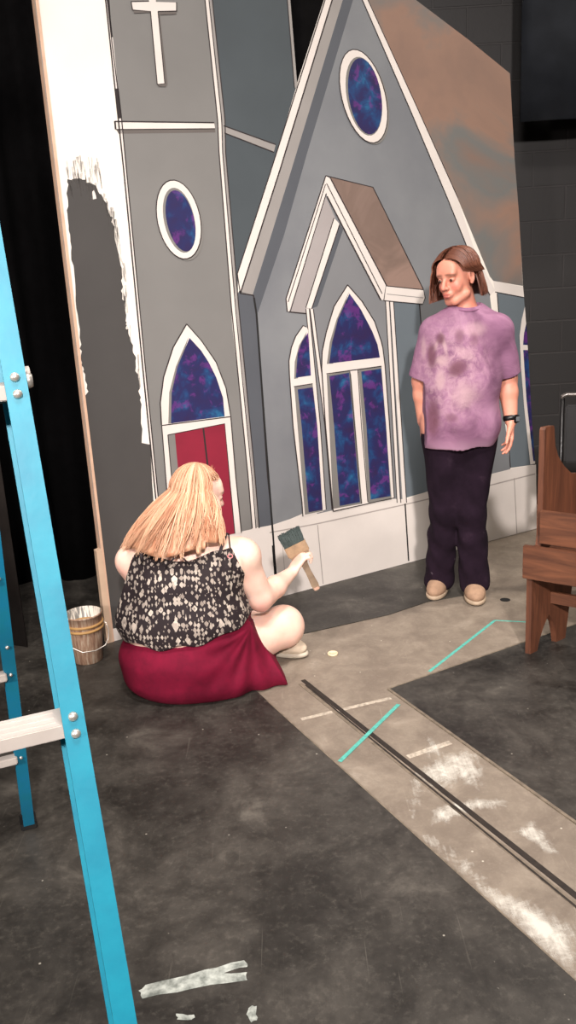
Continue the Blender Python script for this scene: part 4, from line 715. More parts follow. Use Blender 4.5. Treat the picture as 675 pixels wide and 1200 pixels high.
for i in range(9):
    z=.30+.2985*i
    p=RR+RD*z+wv*(LW/2)
    if z>2.8: break
    bm=bmesh.new(); q=loc(p); add_box(bm,q,(LW-.02,.03,.022),rotw,.003); br=obj('rear_brace',bm,M_alu,ladder)
    for dz in(0,.09):
        bm=bmesh.new(); c_=loc(RR+RD*(z+dz)-sv*.002); add_tube(bm,[c_+sv*.004,c_-sv*.003],[.006,.004],10); obj('rivet',bm,M_rivet,br,True)
bm=bmesh.new(); q=(FR+FD*ztop+RR+RD*ztop)/2+wv*LW/2; q=loc(q); add_box(bm,q,(LW+.1,.3,.06),rotw,.01); obj('top_cap',bm,M_blue,ladder)
for off in(-.013,LW+.013):
    bm=bmesh.new(); a=loc(FR+FD*1.49+wv*off+sv*.04); b=loc(RR+RD*1.49+wv*off); m_=(a+b)/2+Vector((0,0,-.04)); add_tube(bm,[a,m_,b],.006,8)
    add_tube(bm,[a-wv*.004,a+wv*.004],.010,12); obj('spreader_bar',bm,M_alu,ladder,True)
bm=bmesh.new(); c_=loc(FR+FD*1.489-wv*.010+sv*.012); add_tube(bm,[c_,c_-wv*.006],[.008,.006],12); obj('spreader_bolt',bm,M_rivet,ladder,True)

# ------------------------------------------------------------------ paint bucket
def bucket_mat():
    m,nt,b=newmat('paint_streaked_bucket'); b.inputs['Roughness'].default_value=.55
    v=coords(nt,(60,60,5)); f=noise(nt,v,1.2,5,.65)
    col=ramp(nt,f,[(.36,lin((118,88,72))),(.5,lin((150,122,100))),(.62,lin((176,160,142)))]); nt.links.new(col,b.inputs['Base Color']); return m
def inner_mat():
    m,nt,b=newmat('paint_streaked_bucket_inside'); v=coords(nt,(40,40,4)); f=noise(nt,v,1.5,4,.6)
    nt.links.new(ramp(nt,f,[(.44,lin((120,120,116))),(.52,lin((222,216,204)))]),b.inputs['Base Color']); return m
bk=thing('paint_bucket','paint-splattered bucket with ochre bands standing beside the left end of the flat','bucket',(-.905,3.43,TH))
bm=bmesh.new(); add_lathe(bm,[(0,0),(.058,0),(.062,.004),(.073,.13),(.0765,.165),(.078,.212),(.081,.214),(.081,.220),(.077,.2205)],top=False); obj('pail',bm,bucket_mat(),bk,True)
bm=bmesh.new(); add_lathe(bm,[(0,.085),(.069,.09),(.074,.212),(.0772,.2206)],top=False); obj('pail_lining',bm,inner_mat(),bk,True)
M_ochre=mat('ochre_paint_band',(178,138,84),.6,.15,20)
for z in(.176,.155):
    bm=bmesh.new(); add_lathe(bm,[(.0765,z-.006),(.0825,z-.004),(.0835,z),(.0825,z+.005),(.0765,z+.006)],top=False); obj('band',bm,M_ochre,bk,True)
bm=bmesh.new(); pts=[]
for i in range(25):
    a=PI*i/24; pts.append((.089*math.cos(a)*.98,-.089*math.sin(a)*.96,.172-.06*math.sin(a)))
hp=[(.083,.0,.176),(.096,-.004,.168),(.104,-.008,.14),(.100,-.012,.10),(.086,-.028,.075),(.05,-.058,.066),(0,-.08,.07),(-.05,-.066,.09),(-.078,-.03,.13),(-.084,0,.172)]
add_tube(bm,hp,.0022,8); obj('wire_handle',bm,M_rivet,bk,True)

# ------------------------------------------------------------------ wooden pew (right), seen from its back left corner
PX=Vector((.80,-.60,0)).normalized(); PY=Vector((.60,.80,0)).normalized()
pew=thing('wooden_pew','brown varnished wooden pew with scooped end panel and arched foot, at the right edge','bench',(.95,3.245,TH),math.atan2(PX.y,PX.x))
PLEN=1.25
def endpanel(x0,name):
    foot=[(.0,0),(.045,0),(.06,.05),(.085,.10),(.118,.145),(.150,.10),(.165,.05),(.175,0),(.235,0),(.25,.10),(.30,.40),(.31,.70),(.30,.715),(.24,.725),(.19,.765),(.15,.81),(.128,.86),(.120,.925),(.115,.94),(.066,.94),(.060,.93),(.056,.5),(.05,.46),(0,.46)]
    sk=.30; bm=bmesh.new(); prism(bm,foot,lambda u,v,t:(x0+t+u*math.sin(sk),u*math.cos(sk),v),0,.022); return obj(name,bm,M_pewv,pew)
endpanel(.0,'end_panel'); endpanel(PLEN-.024,'end_panel')
bm=bmesh.new(); add_box(bm,(PLEN/2-.004,-.012,.405),(PLEN+.012,.022,.138),None,.002); obj('lower_rail',bm,M_pew,pew)
bm=bmesh.new(); add_box(bm,(PLEN/2+.03,.032,.545),(PLEN-.02,.022,.135),None,.002); obj('back_board',bm,M_pew,pew)
bm=bmesh.new(); add_box(bm,(PLEN/2+.05,.16,.455),(PLEN-.05,.27,.02),None,.002); obj('seat',bm,M_pew,pew)
bm=bmesh.new(); add_box(bm,(PLEN/2+.07,.30,.60),(PLEN-.05,.02,.27),None,.002); obj('front_board',bm,M_pew,pew)
bm=bmesh.new(); add_box(bm,(PLEN/2+.03,.13,.215),(PLEN-.05,.02,.05),None,.002); obj('stretcher',bm,M_pew,pew)

# metal framed chair behind the pew
M_chrome=mat('scuffed_chrome_tube',(170,165,160),.25,.1,30,metal=.9)
M_blacktube=mat('black_steel_tube',(18,17,17),.35,.2,30)
M_vinyl=mat('black_vinyl',(20,20,21),.5,.2,30)
ch=thing('metal_chair','black metal-framed chair with pale top rail behind the pew at right','chair',(1.33,4.02,TH),-.35)
bm=bmesh.new(); add_tube(bm,[(0,0,.93),(.0,0,.942),(.02,0,.95),(.44,0,.95),(.46,0,.942),(.46,0,.93)],.010,10); obj('top_rail',bm,M_chrome,ch,True)
for x in(0,.46):
    bm=bmesh.new(); add_tube(bm,[(x,0,.93),(x,.01,.5),(x,.06,0)],.011,10); obj('rear_leg',bm,M_blacktube,ch,True)
    bm=bmesh.new(); add_tube(bm,[(x,.40,0),(x,.38,.44),(x,.02,.45)],.011,10); obj('front_leg',bm,M_blacktube,ch,True)
bm=bmesh.new(); add_box(bm,(.23,.008,.76),(.43,.022,.28),None,.008); obj('backrest',bm,M_vinyl,ch)
bm=bmesh.new(); add_box(bm,(.23,.2,.465),(.43,.38,.04),None,.012); obj('seat',bm,M_vinyl,ch)
# ------------------------------------------------------------------ people
def skin_mat(name,c,cb):
    m,nt,b=newmat(name); b.inputs['Roughness'].default_value=.5
    b.inputs['Subsurface Weight'].default_value=.12; b.inputs['Subsurface Radius'].default_value=(.02,.008,.004); b.inputs['Subsurface Scale'].default_value=1
    v=coords(nt); f=noise(nt,v,9,5,.6); col=ramp(nt,f,[(.35,lin(cb)),(.65,lin(c))])
    def at(n): a=nt.nodes.new('ShaderNodeAttribute'); a.attribute_name=n; return a.outputs['Fac']
    col=mix(nt,math_(nt,'MULTIPLY',at('blush'),.55),col,lin((206,96,88)))
    col=mix(nt,math_(nt,'MULTIPLY',at('lip'),.75),col,lin((168,74,72)))
    col=mix(nt,math_(nt,'MULTIPLY',at('brow'),.7),col,lin((96,60,44)))
    nt.links.new(col,b.inputs['Base Color']); return m
def hair_mat(name,stops):
    m,nt,b=newmat(name); b.inputs['Roughness'].default_value=.42; b.inputs['Specular IOR Level'].default_value=.4
    a=nt.nodes.new('ShaderNodeAttribute'); a.attribute_name='tone'
    f=math_(nt,'ADD',math_(nt,'MULTIPLY',a.outputs['Fac'],.75),math_(nt,'MULTIPLY',noise(nt,coords(nt),14,4),.3))
    nt.links.new(ramp(nt,f,[(p,lin(c)) for p,c in stops]),b.inputs['Base Color']); return m
def basis_from(fwd,tilt=0,roll=0):
    """columns: right, forward, up of a head whose face points along fwd (horizontal), tilted down by tilt"""
    f=unit([fwd[0],fwd[1],0]); r=np.array([f[1],-f[0],0.]); u=np.array([0,0,1.])
    f2=f*math.cos(tilt)-u*math.sin(tilt); u2=u*math.cos(tilt)+f*math.sin(tilt)
    r3=r*math.cos(roll)+u2*math.sin(roll); u3=u2*math.cos(roll)-r*math.sin(roll)
    return np.stack([r3,f2,u3],1)
def head_sdf(s,C,M,q=1.0):
    P=lambda x,y,z: C+M@(np.array([x,y,z])*q)
    E=lambda c,r,k=.012,op='add': s.ell(P(*c),np.array(r)*q,M,k,op)
    K=lambda a,b,ra,rb=None,k=.01,op='add': s.cap(P(*a),P(*b),ra*q,None if rb is None else rb*q,k,op)
    E((0,-.014,.036),(.073,.090,.082)); E((0,.026,-.030),(.056,.060,.076),.03); E((0,.055,-.092),(.026,.022,.020),.02)
    for x in(-1,1):
        E((x*.034,.058,-.030),(.024,.022,.026),.015); K((x*.052,.02,-.07),(x*.02,.062,-.098),.018,.012,.02)
    K((-.034,.078,.022),(.034,.078,.022),.012,None,.014); E((0,.07,.05),(.05,.02,.035),.03)
    for x in(-1,1): E((x*.031,.096,.003),(.016,.013,.011),.008,'sub')
    for x in(-1,1): E((x*.031,.077,.002),(.0145,.012,.0105),.003)
    K((0,.086,.016),(0,.108,-.030),.0075,.0115,.010)
    for x in(-1,1): E((x*.012,.095,-.033),(.008,.010,.0075),.006)
    E((0,.082,-.060),(.026,.014,.018),.014)
    E((0,.096,-.0575),(.021,.0075,.0048),.004); E((0,.094,-.0685),(.018,.0080,.0062),.004)
    K((-.022,.1035,-.063),(.022,.1035,-.063),.0022,None,.002,'sub')
    for x in(-1,1):
        E((x*.073,-.008,.0),(.009,.019,.031),.006); E((x*.080,-.002,.002),(.006,.010,.018),.004,'sub'); E((x*.073,-.004,-.026),(.007,.009,.010),.004)
def face_attrs(me,C,M,q=1.0,extra_blush=()):
    co=vco(me); L=((co-C)@M)/q
    def blob(c,r): return np.exp(-(((L-np.array(c))/np.array(r))**2).sum(1))
    lip=np.clip(1.6*(blob((0,.10,-.058),(.02,.012,.0045))+blob((0,.098,-.069),(.017,.012,.005))),0,1)
    brow=sum(np.clip(1.8*blob((x*.033+d*x*.014,.088,.0225+(.002 if d==0 else -.002*d)),(.011,.014,.0042)),0,1) for x in(-1,1) for d in(-1,0,1))
    lash=sum(np.clip(1.5*blob((x*.031,.09,-.001),(.013,.01,.0022)),0,1) for x in(-1,1))
    bl=sum(blob((x*.038,.07,-.03),(.022,.03,.020)) for x in(-1,1))+.7*blob((0,.112,-.028),(.012,.014,.012))
    for c,r,a in extra_blush: bl=bl+a*np.exp(-(((co-np.array(c))/r)**2).sum(1))
    vattr(me,'lip',lip); vattr(me,'brow',np.clip(brow+lash,0,1)); vattr(me,'blush',np.clip(bl,0,1))
def hand_sdf(s,wrist,fdir,pn,th,curls,thumb_dir,q=1.0,spread=.0,thumb_curl=.5):
    """palm, four unequal fingers bent at three joints, thumb leaving the side of the palm"""
    w=np.array(wrist,float); f=unit(fdir); pn=unit(np.array(pn,float)-f*np.dot(pn,f)); t=unit(np.cross(pn,f)); 
    if np.dot(t,th)<0: t=-t
    offs=[.030,.010,-.010,-.029]; lens=[.072,.080,.074,.058]; kn=[.088,.092,.087,.078]
    for i in range(4):
        k0=w+f*kn[i]*q+t*offs[i]*q*.92
        s.cap(w+f*.005*q+t*offs[i]*q*.5,k0,.0135*q,.0105*q,k=.012)
        d=unit(f+t*spread*(1.5-i)); p=k0; ang=0
        for j,(fr,c) in enumerate(zip((.44,.31,.25),curls[i] if isinstance(curls[0],(tuple,list)) else curls)):
            ang+=c; dd=d*math.cos(ang)+pn*math.sin(ang); p2=p+dd*lens[i]*fr*q
            s.cap(p,p2,(.0092-.0008*j)*q,(.0086-.0011*j)*q,k=.0035); p=p2
    b=w+f*.022*q+t*.022*q+pn*.006*q; d=unit(f*thumb_dir[0]+t*thumb_dir[1]+pn*thumb_dir[2])
    m=b+d*.040*q; s.cap(b,m,.0155*q,.0115*q,k=.012)
    d2=unit(d+f*thumb_curl-t*thumb_curl*.4); m2=m+d2*.030*q; s.cap(m,m2,.0105*q,.0095*q,k=.004)
    s.cap(m2,m2+unit(d2+f*.15)*.024*q,.0096*q,.0076*q,k=.003)
def strands(name,path,azs,nl,parent,m,r0=.0022,base_off=.007,seg=18,jit=1.0,base=True,wave=.006,curl=0,clumps=0):
    """hair: an under-shell following path(az,t,layer) plus many tapered locks"""
    verts=[];faces=[];tone=[]
    CL=[(random.uniform(azs[0],azs[1]),random.uniform(0,6.28),random.uniform(4,7),random.uniform(-.05,.05),random.random()) for _ in range(clumps)]
    if base:
        A=np.linspace(azs[0],azs[1],72); T=np.linspace(0,.985,30)
        for lay in(-base_off,-base_off-.012):
            st=len(verts)
            for a in A:
                for t in T: verts.append(path(a,t,lay)); tone.append(.25+.12*math.sin(a*23+t*3)+.1*random.random())
            nt_=len(T)
            for i in range(len(A)-1):
                for j in range(nt_-1):
                    q=(st+i*nt_+j,st+(i+1)*nt_+j,st+(i+1)*nt_+j+1,st+i*nt_+j+1); faces.append(q if lay==-base_off else q[::-1])
        n=len(A)*len(T); nt_=len(T)
        for i in range(len(A)-1): a,b=i*nt_+nt_-1,(i+1)*nt_+nt_-1; faces.append((a,b,b+n,a+n))
        for j in range(nt_-1):
            for i in(0,len(A)-1): a=i*nt_+j; faces.append((a,a+1,a+1+n,a+n))
    for k in range(nl):
        a=random.uniform(azs[0],azs[1]); lay=random.uniform(-.008,.004)*jit; t1=random.uniform(.80,1.03); t0=random.uniform(0,.12) if random.random()<.8 else random.uniform(.1,.5)
        ph=random.uniform(0,6.28); wf=random.uniform(5,9); drift=random.gauss(0,.10); tn=random.random()*.75+.12
        cl=None
        if CL:
            cl=min(CL,key=lambda q:abs(q[0]-a)); ph=cl[1]+random.uniform(-.25,.25); wf=cl[2]; drift=(cl[0]-a)*.8+cl[3]+random.gauss(0,.02); t1=min(1.03,t1*.5+.5*(.90+.12*cl[4])); tn=.55*tn+.45*cl[4]
            if random.random()<.12: drift=random.gauss(0,.15); wf=random.uniform(5,9)
        pts=[]
        for i in range(seg):
            u=i/(seg-1); t=t0+(t1-t0)*u
            p=np.array(path(a+drift*u*u+.0,min(t,1.0),lay+curl*u*u*.01*math.sin(ph)))
            if t>1: p=p+np.array([0,0,-(t-1)*.25])
            w=wave*u*(1.3 if cl else u)
            p=p+np.array([math.sin(wf*u+ph)*w,math.cos(wf*u+ph*1.3)*w*.6,math.sin(wf*.7*u+ph)*w*.4]); pts.append(p)
        r=r0*random.uniform(.6,1.5); x=None; st=len(verts)
        for i,p in enumerate(pts):
            d=unit(pts[min(i+1,seg-1)]-pts[max(i-1,0)]+1e-9)
            if x is None: x=unit(np.cross(d,[.3,.2,1.]))
            x=unit(x-d*np.dot(x,d)); y=np.cross(d,x); u=i/(seg-1)
            rr=r*min(1,(u+.08)*5)*(1-u**3*.85)
            for c_,s_ in((1,0),(0,1),(-1,0),(0,-1)): verts.append(p+(x*c_*1.7+y*s_*.7)*rr); tone.append(tn)
        for i in range(seg-1):
            for j in range(4):
                a0=st+i*4+j;a1=st+i*4+(j+1)%4; faces.append((a0,a1,a1+4,a0+4))
    me=bpy.data.meshes.new(name); me.from_pydata([tuple(v) for v in verts],[],faces); vattr(me,'tone',tone)
    return link_obj(name,me,m,parent,True)
def smooth(a,b,x): t=min(1,max(0,(x-a)/(b-a))); return t*t*(3-2*t)
def zero_origin(o,loc): # keep world geometry while the parent Empty stands at the thing's base
    o.location=(-loc[0],-loc[1],-loc[2])
def eyes(parent,loc,C,M,q=1.0):
    Mw=mat_eye
    for x in(-1,1):
        p=C+M@(np.array([x*.031,.0835,.0005])*q); bm=bmesh.new(); r=bmesh.ops.create_uvsphere(bm,u_segments=16,v_segments=10,radius=.0075*q)['verts']
        bmesh.ops.translate(bm,vec=Vector(p)-Vector(loc),verts=r); obj('eye',bm,Mw,parent,True)
mat_eye=mat('dark_eye',(52,38,34),.25,.3,90)

# ================= seated woman (seen from behind) =================
SL=(-.42,3.12,TH)
lady=thing('person','person with long blonde hair, patterned black top and red skirt, sitting on the floor','person',SL)
M_skinA=skin_mat('fair_skin',(250,214,196),(244,198,178))
Y=.06  # forward reach of the seat
hc=V(-.340,3.185,.765); hM=basis_from((.80,.60),.16,.05)
RS,RE,RW=V(-.190,3.13,.540),V(-.128,3.165,.340),V(.002,3.375,.372)
LS,LE,LW_=V(-.602,3.14,.540),V(-.625,3.33,.36),V(-.47,3.45,.27)
s=SDF((-.80,2.86,-.01),(.16,3.72,.93),.0045)
def torsoA(s,off=0,k=.05):
    s.ell((-.425,3.125,.145),(.250,.175,.150),None,k,off=off)
    s.ell((-.430,3.120,.285),(.240,.162,.150),None,k,off=off)
    s.ell((-.420,3.128,.430),(.222,.148,.160),None,k,off=off)
    s.cap(RS+V(-.03,0,-.01),LS+V(.03,0,-.01),.072,.072,k,off=off)
torsoA(s)
s.cap((-.405,3.135,.56),(-.355,3.165,.69),.068,.054,.03)
s.cap((-.40,3.12,.60),RS+V(.02,0,0),.05,.055,.04); s.cap((-.40,3.12,.60),LS+V(-.02,0,0),.05,.055,.04)
head_sdf(s,hc,hM,.98)
s.cap(RS,RE+V(-.004,0,.02),.062,.051,.03); s.cap(RE,RW*.45+RE*.55,.050,.043,.02); s.cap(RW*.45+RE*.55,RW,.043,.024,.02)
s.cap(LS,LE,.060,.048,.03); s.cap(LE,LW_,.045,.024,.02)
# right hand round the brush
BD=unit(V(.100,3.405,.278)-V(-.004,3.425,.534)); BC=V(.043,3.423,.415)
hand_sdf(s,RW,(.50,.28,.66),(.62,.40,-.50),(-.45,.3,.8),((.55,1.0,.7),(.65,1.0,.7),(.7,1.05,.7),(.75,1.05,.7)),(.85,.5,.12),.92,.02,.25)
# left hand resting on the shin
hand_sdf(s,LW_,(.78,.25,-.45),(0,-.3,-1),(.3,.9,0),(.25,.3,.2),(.7,.6,.1),.92,.03)
# crossed legs
RH,RK,RA=V(-.29,3.15,.135),V(-.042,3.320,.155),V(-.33,3.555,.065)
LH,LK,LA=V(-.55,3.15,.135),V(-.655,3.50,.150),V(-.18,3.465,.06)
s.cap(RH,RK+V(-.02,-.02,0),.112,.082,.04); s.ell(RK,(.084,.084,.088),None,.03); s.cap(RK+V(-.015,.02,-.01),RA*.45+RK*.55+V(0,0,.0),.074,.064,.03); s.cap(RA*.45+RK*.55,RA,.062,.040,.03)
s.cap(LH,LK,.112,.080,.04); s.cap(LK,LA*.5+LK*.5,.070,.062,.03); s.cap(LA*.5+LK*.5,LA,.062,.040,.03)
s.func(lambda x,y,z: (TH+.001-z)+0*x+0*y)
me=s.mesh('body',2)
face_attrs(me,hc,hM,.98,[((-.128,3.12,.31),(.05,.06,.05),.8),((-.05,3.30,.1),(.06,.06,.05),.25),((.03,3.40,.40),(.03,.03,.04),.4),((-.62,3.07,.52),(.05,.05,.06),.35)])
o=link_obj('body',me,M_skinA,lady); zero_origin(o,SL)
eyes(lady,SL,hc,hM,.98)
# tank top
def tank_mat():
    m,nt,b=newmat('black_top_with_beige_diamonds'); b.inputs['Roughness'].default_value=.8
    v=coords(nt,(72,72,44)); 
    def dia(vec,rnd,t0,t1):
        vo=nt.nodes.new('ShaderNodeTexVoronoi'); vo.distance='MANHATTAN'; vo.inputs['Scale'].default_value=1; vo.inputs['Randomness'].default_value=rnd; nt.links.new(vec,vo.inputs['Vector'])
        sep=nt.nodes.new('ShaderNodeSeparateColor'); nt.links.new(vo.outputs['Color'],sep.inputs[0])
        th=math_(nt,'ADD',math_(nt,'MULTIPLY',sep.outputs[0],t1-t0),t0)
        return math_(nt,'LESS_THAN',vo.outputs['Distance'],th),vo.outputs['Distance'],sep.outputs[1]
    a,_,t=dia(v,.65,.28,.80); b2,dd,_2=dia(coords(nt,(24,24,16)),.6,.14,.58)
    ringd=math_(nt,'GREATER_THAN',dd,.13)
    m1=math_(nt,'MAXIMUM',math_(nt,'MULTIPLY',a,.8),math_(nt,'MULTIPLY',b2,math_(nt,'ADD',math_(nt,'MULTIPLY',ringd,.5),.5)))
    cc=mix(nt,t,lin((150,138,128)),lin((206,194,180)))
    nt.links.new(mix(nt,m1,lin((30,18,22)),cc),b.inputs['Base Color']); return m
M_tank=tank_mat()
def hem_top(x):  # height of the rear hem of the top
    return .250+.065*np.clip((x+.42)/.25,0,1)**1.5+.01*np.sin(x*40)
s=SDF((-.80,2.84,.15),(.05,3.36,.72),.0045)
torsoA(s,.011); s.ell((-.425,3.118,.31),(.262,.186,.15),None,.04); s.cap((-.62,3.10,.32),(-.625,3.11,.44),.058,.05,.05); s.cap(LS+V(.06,0,0),LS+V(.12,0,.03),.05,.05,.03,off=.006)
def top_edge(x):
    u=np.abs(x+.405)
    neck=.560+.9*np.clip(u-.02,0,.3)**1.5*1.0
    arm=.650-2.6*np.clip(u-.165,0,1)
    return np.minimum(neck,arm)
s.func(lambda x,y,z:(z-top_edge(x))*.7+0*y); s.func(lambda x,y,z:(hem_top(x)-z)+0*y)
s.cap(RS+V(.015,0,-.0),RE,.062,.058,.004,'sub'); s.cap(LS+V(-.02,0,.0),LE,.060,.056,.004,'sub')
def foldsA(x,y,z): 
    w=np.clip((.50-z)/.2,0,1); return (.0035*np.sin(38*(z+.35*np.sin(x*5)))*np.exp(-((x+.20)/.10)**2)+.003*np.sin(26*z+9*x)*np.exp(-((x+.62)/.09)**2)+.0022*np.sin(17*x+30*z))*w
s.func(foldsA,'disp')
me=s.mesh('tank_top',1); o=link_obj('tank_top',me,M_tank,lady); zero_origin(o,SL)
M_strap=mat('black_strap',(30,20,24),.7,.1,30)
for pts in ([(-.545,2.985,.585),(-.548,2.99,.61),(-.545,3.04,.632),(-.535,3.12,.640),(-.53,3.2,.62)],[(-.262,2.975,.588),(-.255,2.985,.612),(-.245,3.03,.632),(-.24,3.10,.640),(-.24,3.19,.61)],[(-.225,3.00,.50),(-.215,2.995,.56),(-.222,3.02,.61),(-.228,3.08,.638)]):
    bm=bmesh.new(); add_tube(bm,pts,.0075,8,flat=.35); o=obj('strap',bm,M_strap,lady,True); zero_origin(o,SL)
for pts in ([(-.46,2.972,.565),(-.42,2.976,.60),(-.40,2.985,.625)],[(-.37,2.972,.565),(-.40,2.976,.60),(-.43,2.985,.63)]):
    bm=bmesh.new(); add_tube(bm,pts,.0035,8); o=obj('strap',bm,M_strap,lady,True); zero_origin(o,SL)
bm=bmesh.new(); add_tube(bm,[(-.222+.009*math.cos(a),2.99,.585+.008*math.sin(a)) for a in [i*PI/6 for i in range(13)]],.0022,6); o=obj('strap_ring',bm,mat('pink_plastic_ring',(232,150,150),.4,.05,30),lady,True); zero_origin(o,SL)
# skirt
def cloth_mat(name,c,c2,sc=22,fine=260):
    m,nt,b=newmat(name); b.inputs['Roughness'].default_value=.85; b.inputs['Specular IOR Level'].default_value=.2
    v=coords(nt); f=noise(nt,v,sc,4,.6); nt.links.new(ramp(nt,f,[(.3,lin(c2)),(.7,lin(c))]),b.inputs['Base Color']); bump(nt,b,noise(nt,v,fine,2),.12,.001); return m
M_skirt=cloth_mat('raspberry_jersey',(120,15,46),(98,12,38))
s=SDF((-.80,2.80,-.01),(.12,3.62,.40),.0045)
s.ell((-.425,3.118,.150),(.272,.200,.165),None,.04); s.ell((-.33,3.125,.24),(.170,.160,.11),None,.04); s.ell((-.425,3.115,.07),(.262,.192,.10),None,.04)
s.cap(RH,RK+V(-.03,-.03,0),.135,.105,.05); s.cap(LH,LK,.130,.105,.05)
s.cap((-.28,3.06,.06),(-.06,3.12,.035),.075,.045,.07); s.cap((-.20,3.12,.07),(-.03,3.13,.012),.07,.030,.05)
T_,B_,D_=V(-.160,3.10,.245),V(-.035,3.03,.0),V(-.13,3.50,.10)
nn=unit(np.cross(B_-T_,D_-T_)); 
if nn[0]<0: nn=-nn
s.func(lambda x,y,z:((x-T_[0])*nn[0]+(y-T_[1])*nn[1]+(z-T_[2])*nn[2]))
s.func(lambda x,y,z:(z-(.262+.10*np.clip((x+.42)/.25,0,1)))+0*y)
s.func(lambda x,y,z:(y-3.47)+0*x+0*z)
def foldsB(x,y,z):
    dx=x+.17;dz=z-.27;dy=y-3.05; a=np.arctan2(dz,dx+1e-6*dy); r=np.sqrt(dx*dx+dz*dz+dy*dy*.3)
    return -.0065*np.sin(a*17+3*r)*np.clip(r*4,0,1)*np.exp(-((x+.12)/.17)**2)-.003*np.sin(a*9+26*r)*np.exp(-((x+.35)/.2)**2)-.002*np.sin(34*z+6*x)
s.func(foldsB,'disp')
s.cap(RK+V(-.12,-.07,.0),RK+V(.02,0,0),.098,.098,.004,'sub')
s.func(lambda x,y,z:(TH+.001-z)+0*x+0*y)
me=s.mesh('skirt',1); o=link_obj('skirt',me,M_skirt,lady); zero_origin(o,SL)
# shoes
def shoe(parent,loc,heel,toe,mu,ms,name='shoe',w=.046,hgt=.075,laces=None,open_=True):
    heel=np.array(heel,float);toe=np.array(toe,float); d=unit([toe[0]-heel[0],toe[1]-heel[1],0]); n=np.array([-d[1],d[0],0]); L=np.linalg.norm(toe-heel); M=np.stack([d,n,[0,0,1]],1)
    lo=np.minimum(heel,toe)-.09; hi=np.maximum(heel,toe)+.09; lo[2]=-.01; hi[2]=.16
    s=SDF(lo,hi,.0035); z0=heel[2]
    s.ell(heel+d*.045+V(0,0,z0*0+.045),(.052,w*.82,.055),M,.02); s.ell(heel+d*(L*.62)+V(0,0,.036),(L*.40,w,.040),M,.03); s.ell(heel+d*(L*.38)+V(0,0,.06),(.075,w*.78,.042),M,.03)
    s.func(lambda x,y,z:(heel[2]+.014-z)+0*x+0*y); 
    me=s.mesh(name,1); o=link_obj(name,me,mu,parent); zero_origin(o,loc)
    s=SDF(lo,hi,.0035); s.ell(heel+d*.05+V(0,0,.012),(.060,w*.9,.03),M,.02); s.ell(heel+d*(L*.62)+V(0,0,.012),(L*.42,w*1.05,.03),M,.03)
    s.func(lambda x,y,z:np.maximum(heel[2]-z,z-heel[2]-.021)+0*x+0*y); me=s.mesh('sole',1); o2=link_obj('sole',me,ms,o)
    bm=bmesh.new()
    for i in range(4):
        c=heel+d*(L*(.45+.08*i)); zt=.098-.011*i
        add_tube(bm,[c-n*.022+V(0,0,zt-.012),c+V(0,0,zt),c+n*.022+V(0,0,zt-.012)],.0035,6)
    obj('laces',bm,laces or ms,o,True)
M_shoeA=mat('beige_canvas_shoe',(206,190,168),.8,.1,30); M_soleA=mat('off_white_sole',(200,190,172),.6,.1,30)
shoe(lady,SL,(-.22,3.475,TH),(.040,3.335,TH),M_shoeA,M_soleA,w=.052)
shoe(lady,SL,(-.36,3.60,TH),(-.58,3.56,TH),M_shoeA,M_soleA)
# hair
HA=[(.0,(142,90,66)),(.3,(188,132,100)),(.6,(218,172,138)),(.95,(240,206,174))]
M_hairA=hair_mat('strawberry_blonde_hair',HA)
def pathA(a,t,lay):
    # a: azimuth about the vertical, 0 = away from the camera (+y), positive towards +x
    R=hM; dirw=np.array([math.sin(a),math.cos(a),0]); 
    end=1.62 if True else 0
    th=min(t/.48,1)*end
    lx,ly,lz=.083+lay,.101+lay,.096+lay
    dl=R.T@dirw; q=np.array([dl[0]*lx*math.sin(th),dl[1]*ly*math.sin(th)-.014,lz*math.cos(th)+.036])
    p=hc+R@q
    if t>.48:
        u=(t-.48)/.52; 
        tip=np.array([-.405+math.sin(a)*(.235 if math.sin(a)<0 else .195),3.115+math.cos(a)*.165,.605+.012*math.sin(a*5)+(.030 if math.sin(a)>.5 else 0)])
        tip=tip+np.append(dirw[:2]*lay*1.5,0)
        v=u**1.25; e=p*(1-v)+tip*v
        e=e+np.append(dirw[:2],0)*(.022*math.sin(PI*u))
        return e
    return p
strands('hair',pathA,(math.radians(130),math.radians(335)),1900,lady,M_hairA,.0023,.007,18,1.2,True,.010,clumps=46)
o=[c for c in lady.children if c.name.startswith('hair')][0]; zero_origin(o,SL)
def pathA2(a,t,lay):  # fringe and temple hair swept back over the ear
    R=hM; dl=np.array([math.sin(a),math.cos(a),0]); th=.05+t*1.12
    q=np.array([dl[0]*(.080+lay)*math.sin(th),dl[1]*(.098+lay)*math.sin(th)-.014,(.094+lay)*math.cos(th)+.036]); return hc+R@q
strands('hair_fringe',pathA2,(math.radians(-80),math.radians(114)),420,lady,M_hairA,.0022,.006,12,1.0,True,.004)
o=[c for c in lady.children if c.name.startswith('hair_fringe')][0]; zero_origin(o,SL)
bm=bmesh.new(); p0=V(-.284,3.20,.845)
for k in range(7):
    d=V(random.uniform(-.01,.012),0,random.uniform(.018,.034)); add_tube(bm,[p0+V(-.02+.003*k,0,-.012),p0+V(.004,0,.012)+d*.4,p0+V(.008,0,.010)+d],[.0018,.0015,.0004],5)
o=obj('hair_wisp',bm,M_hairA,lady,True); zero_origin(o,SL)

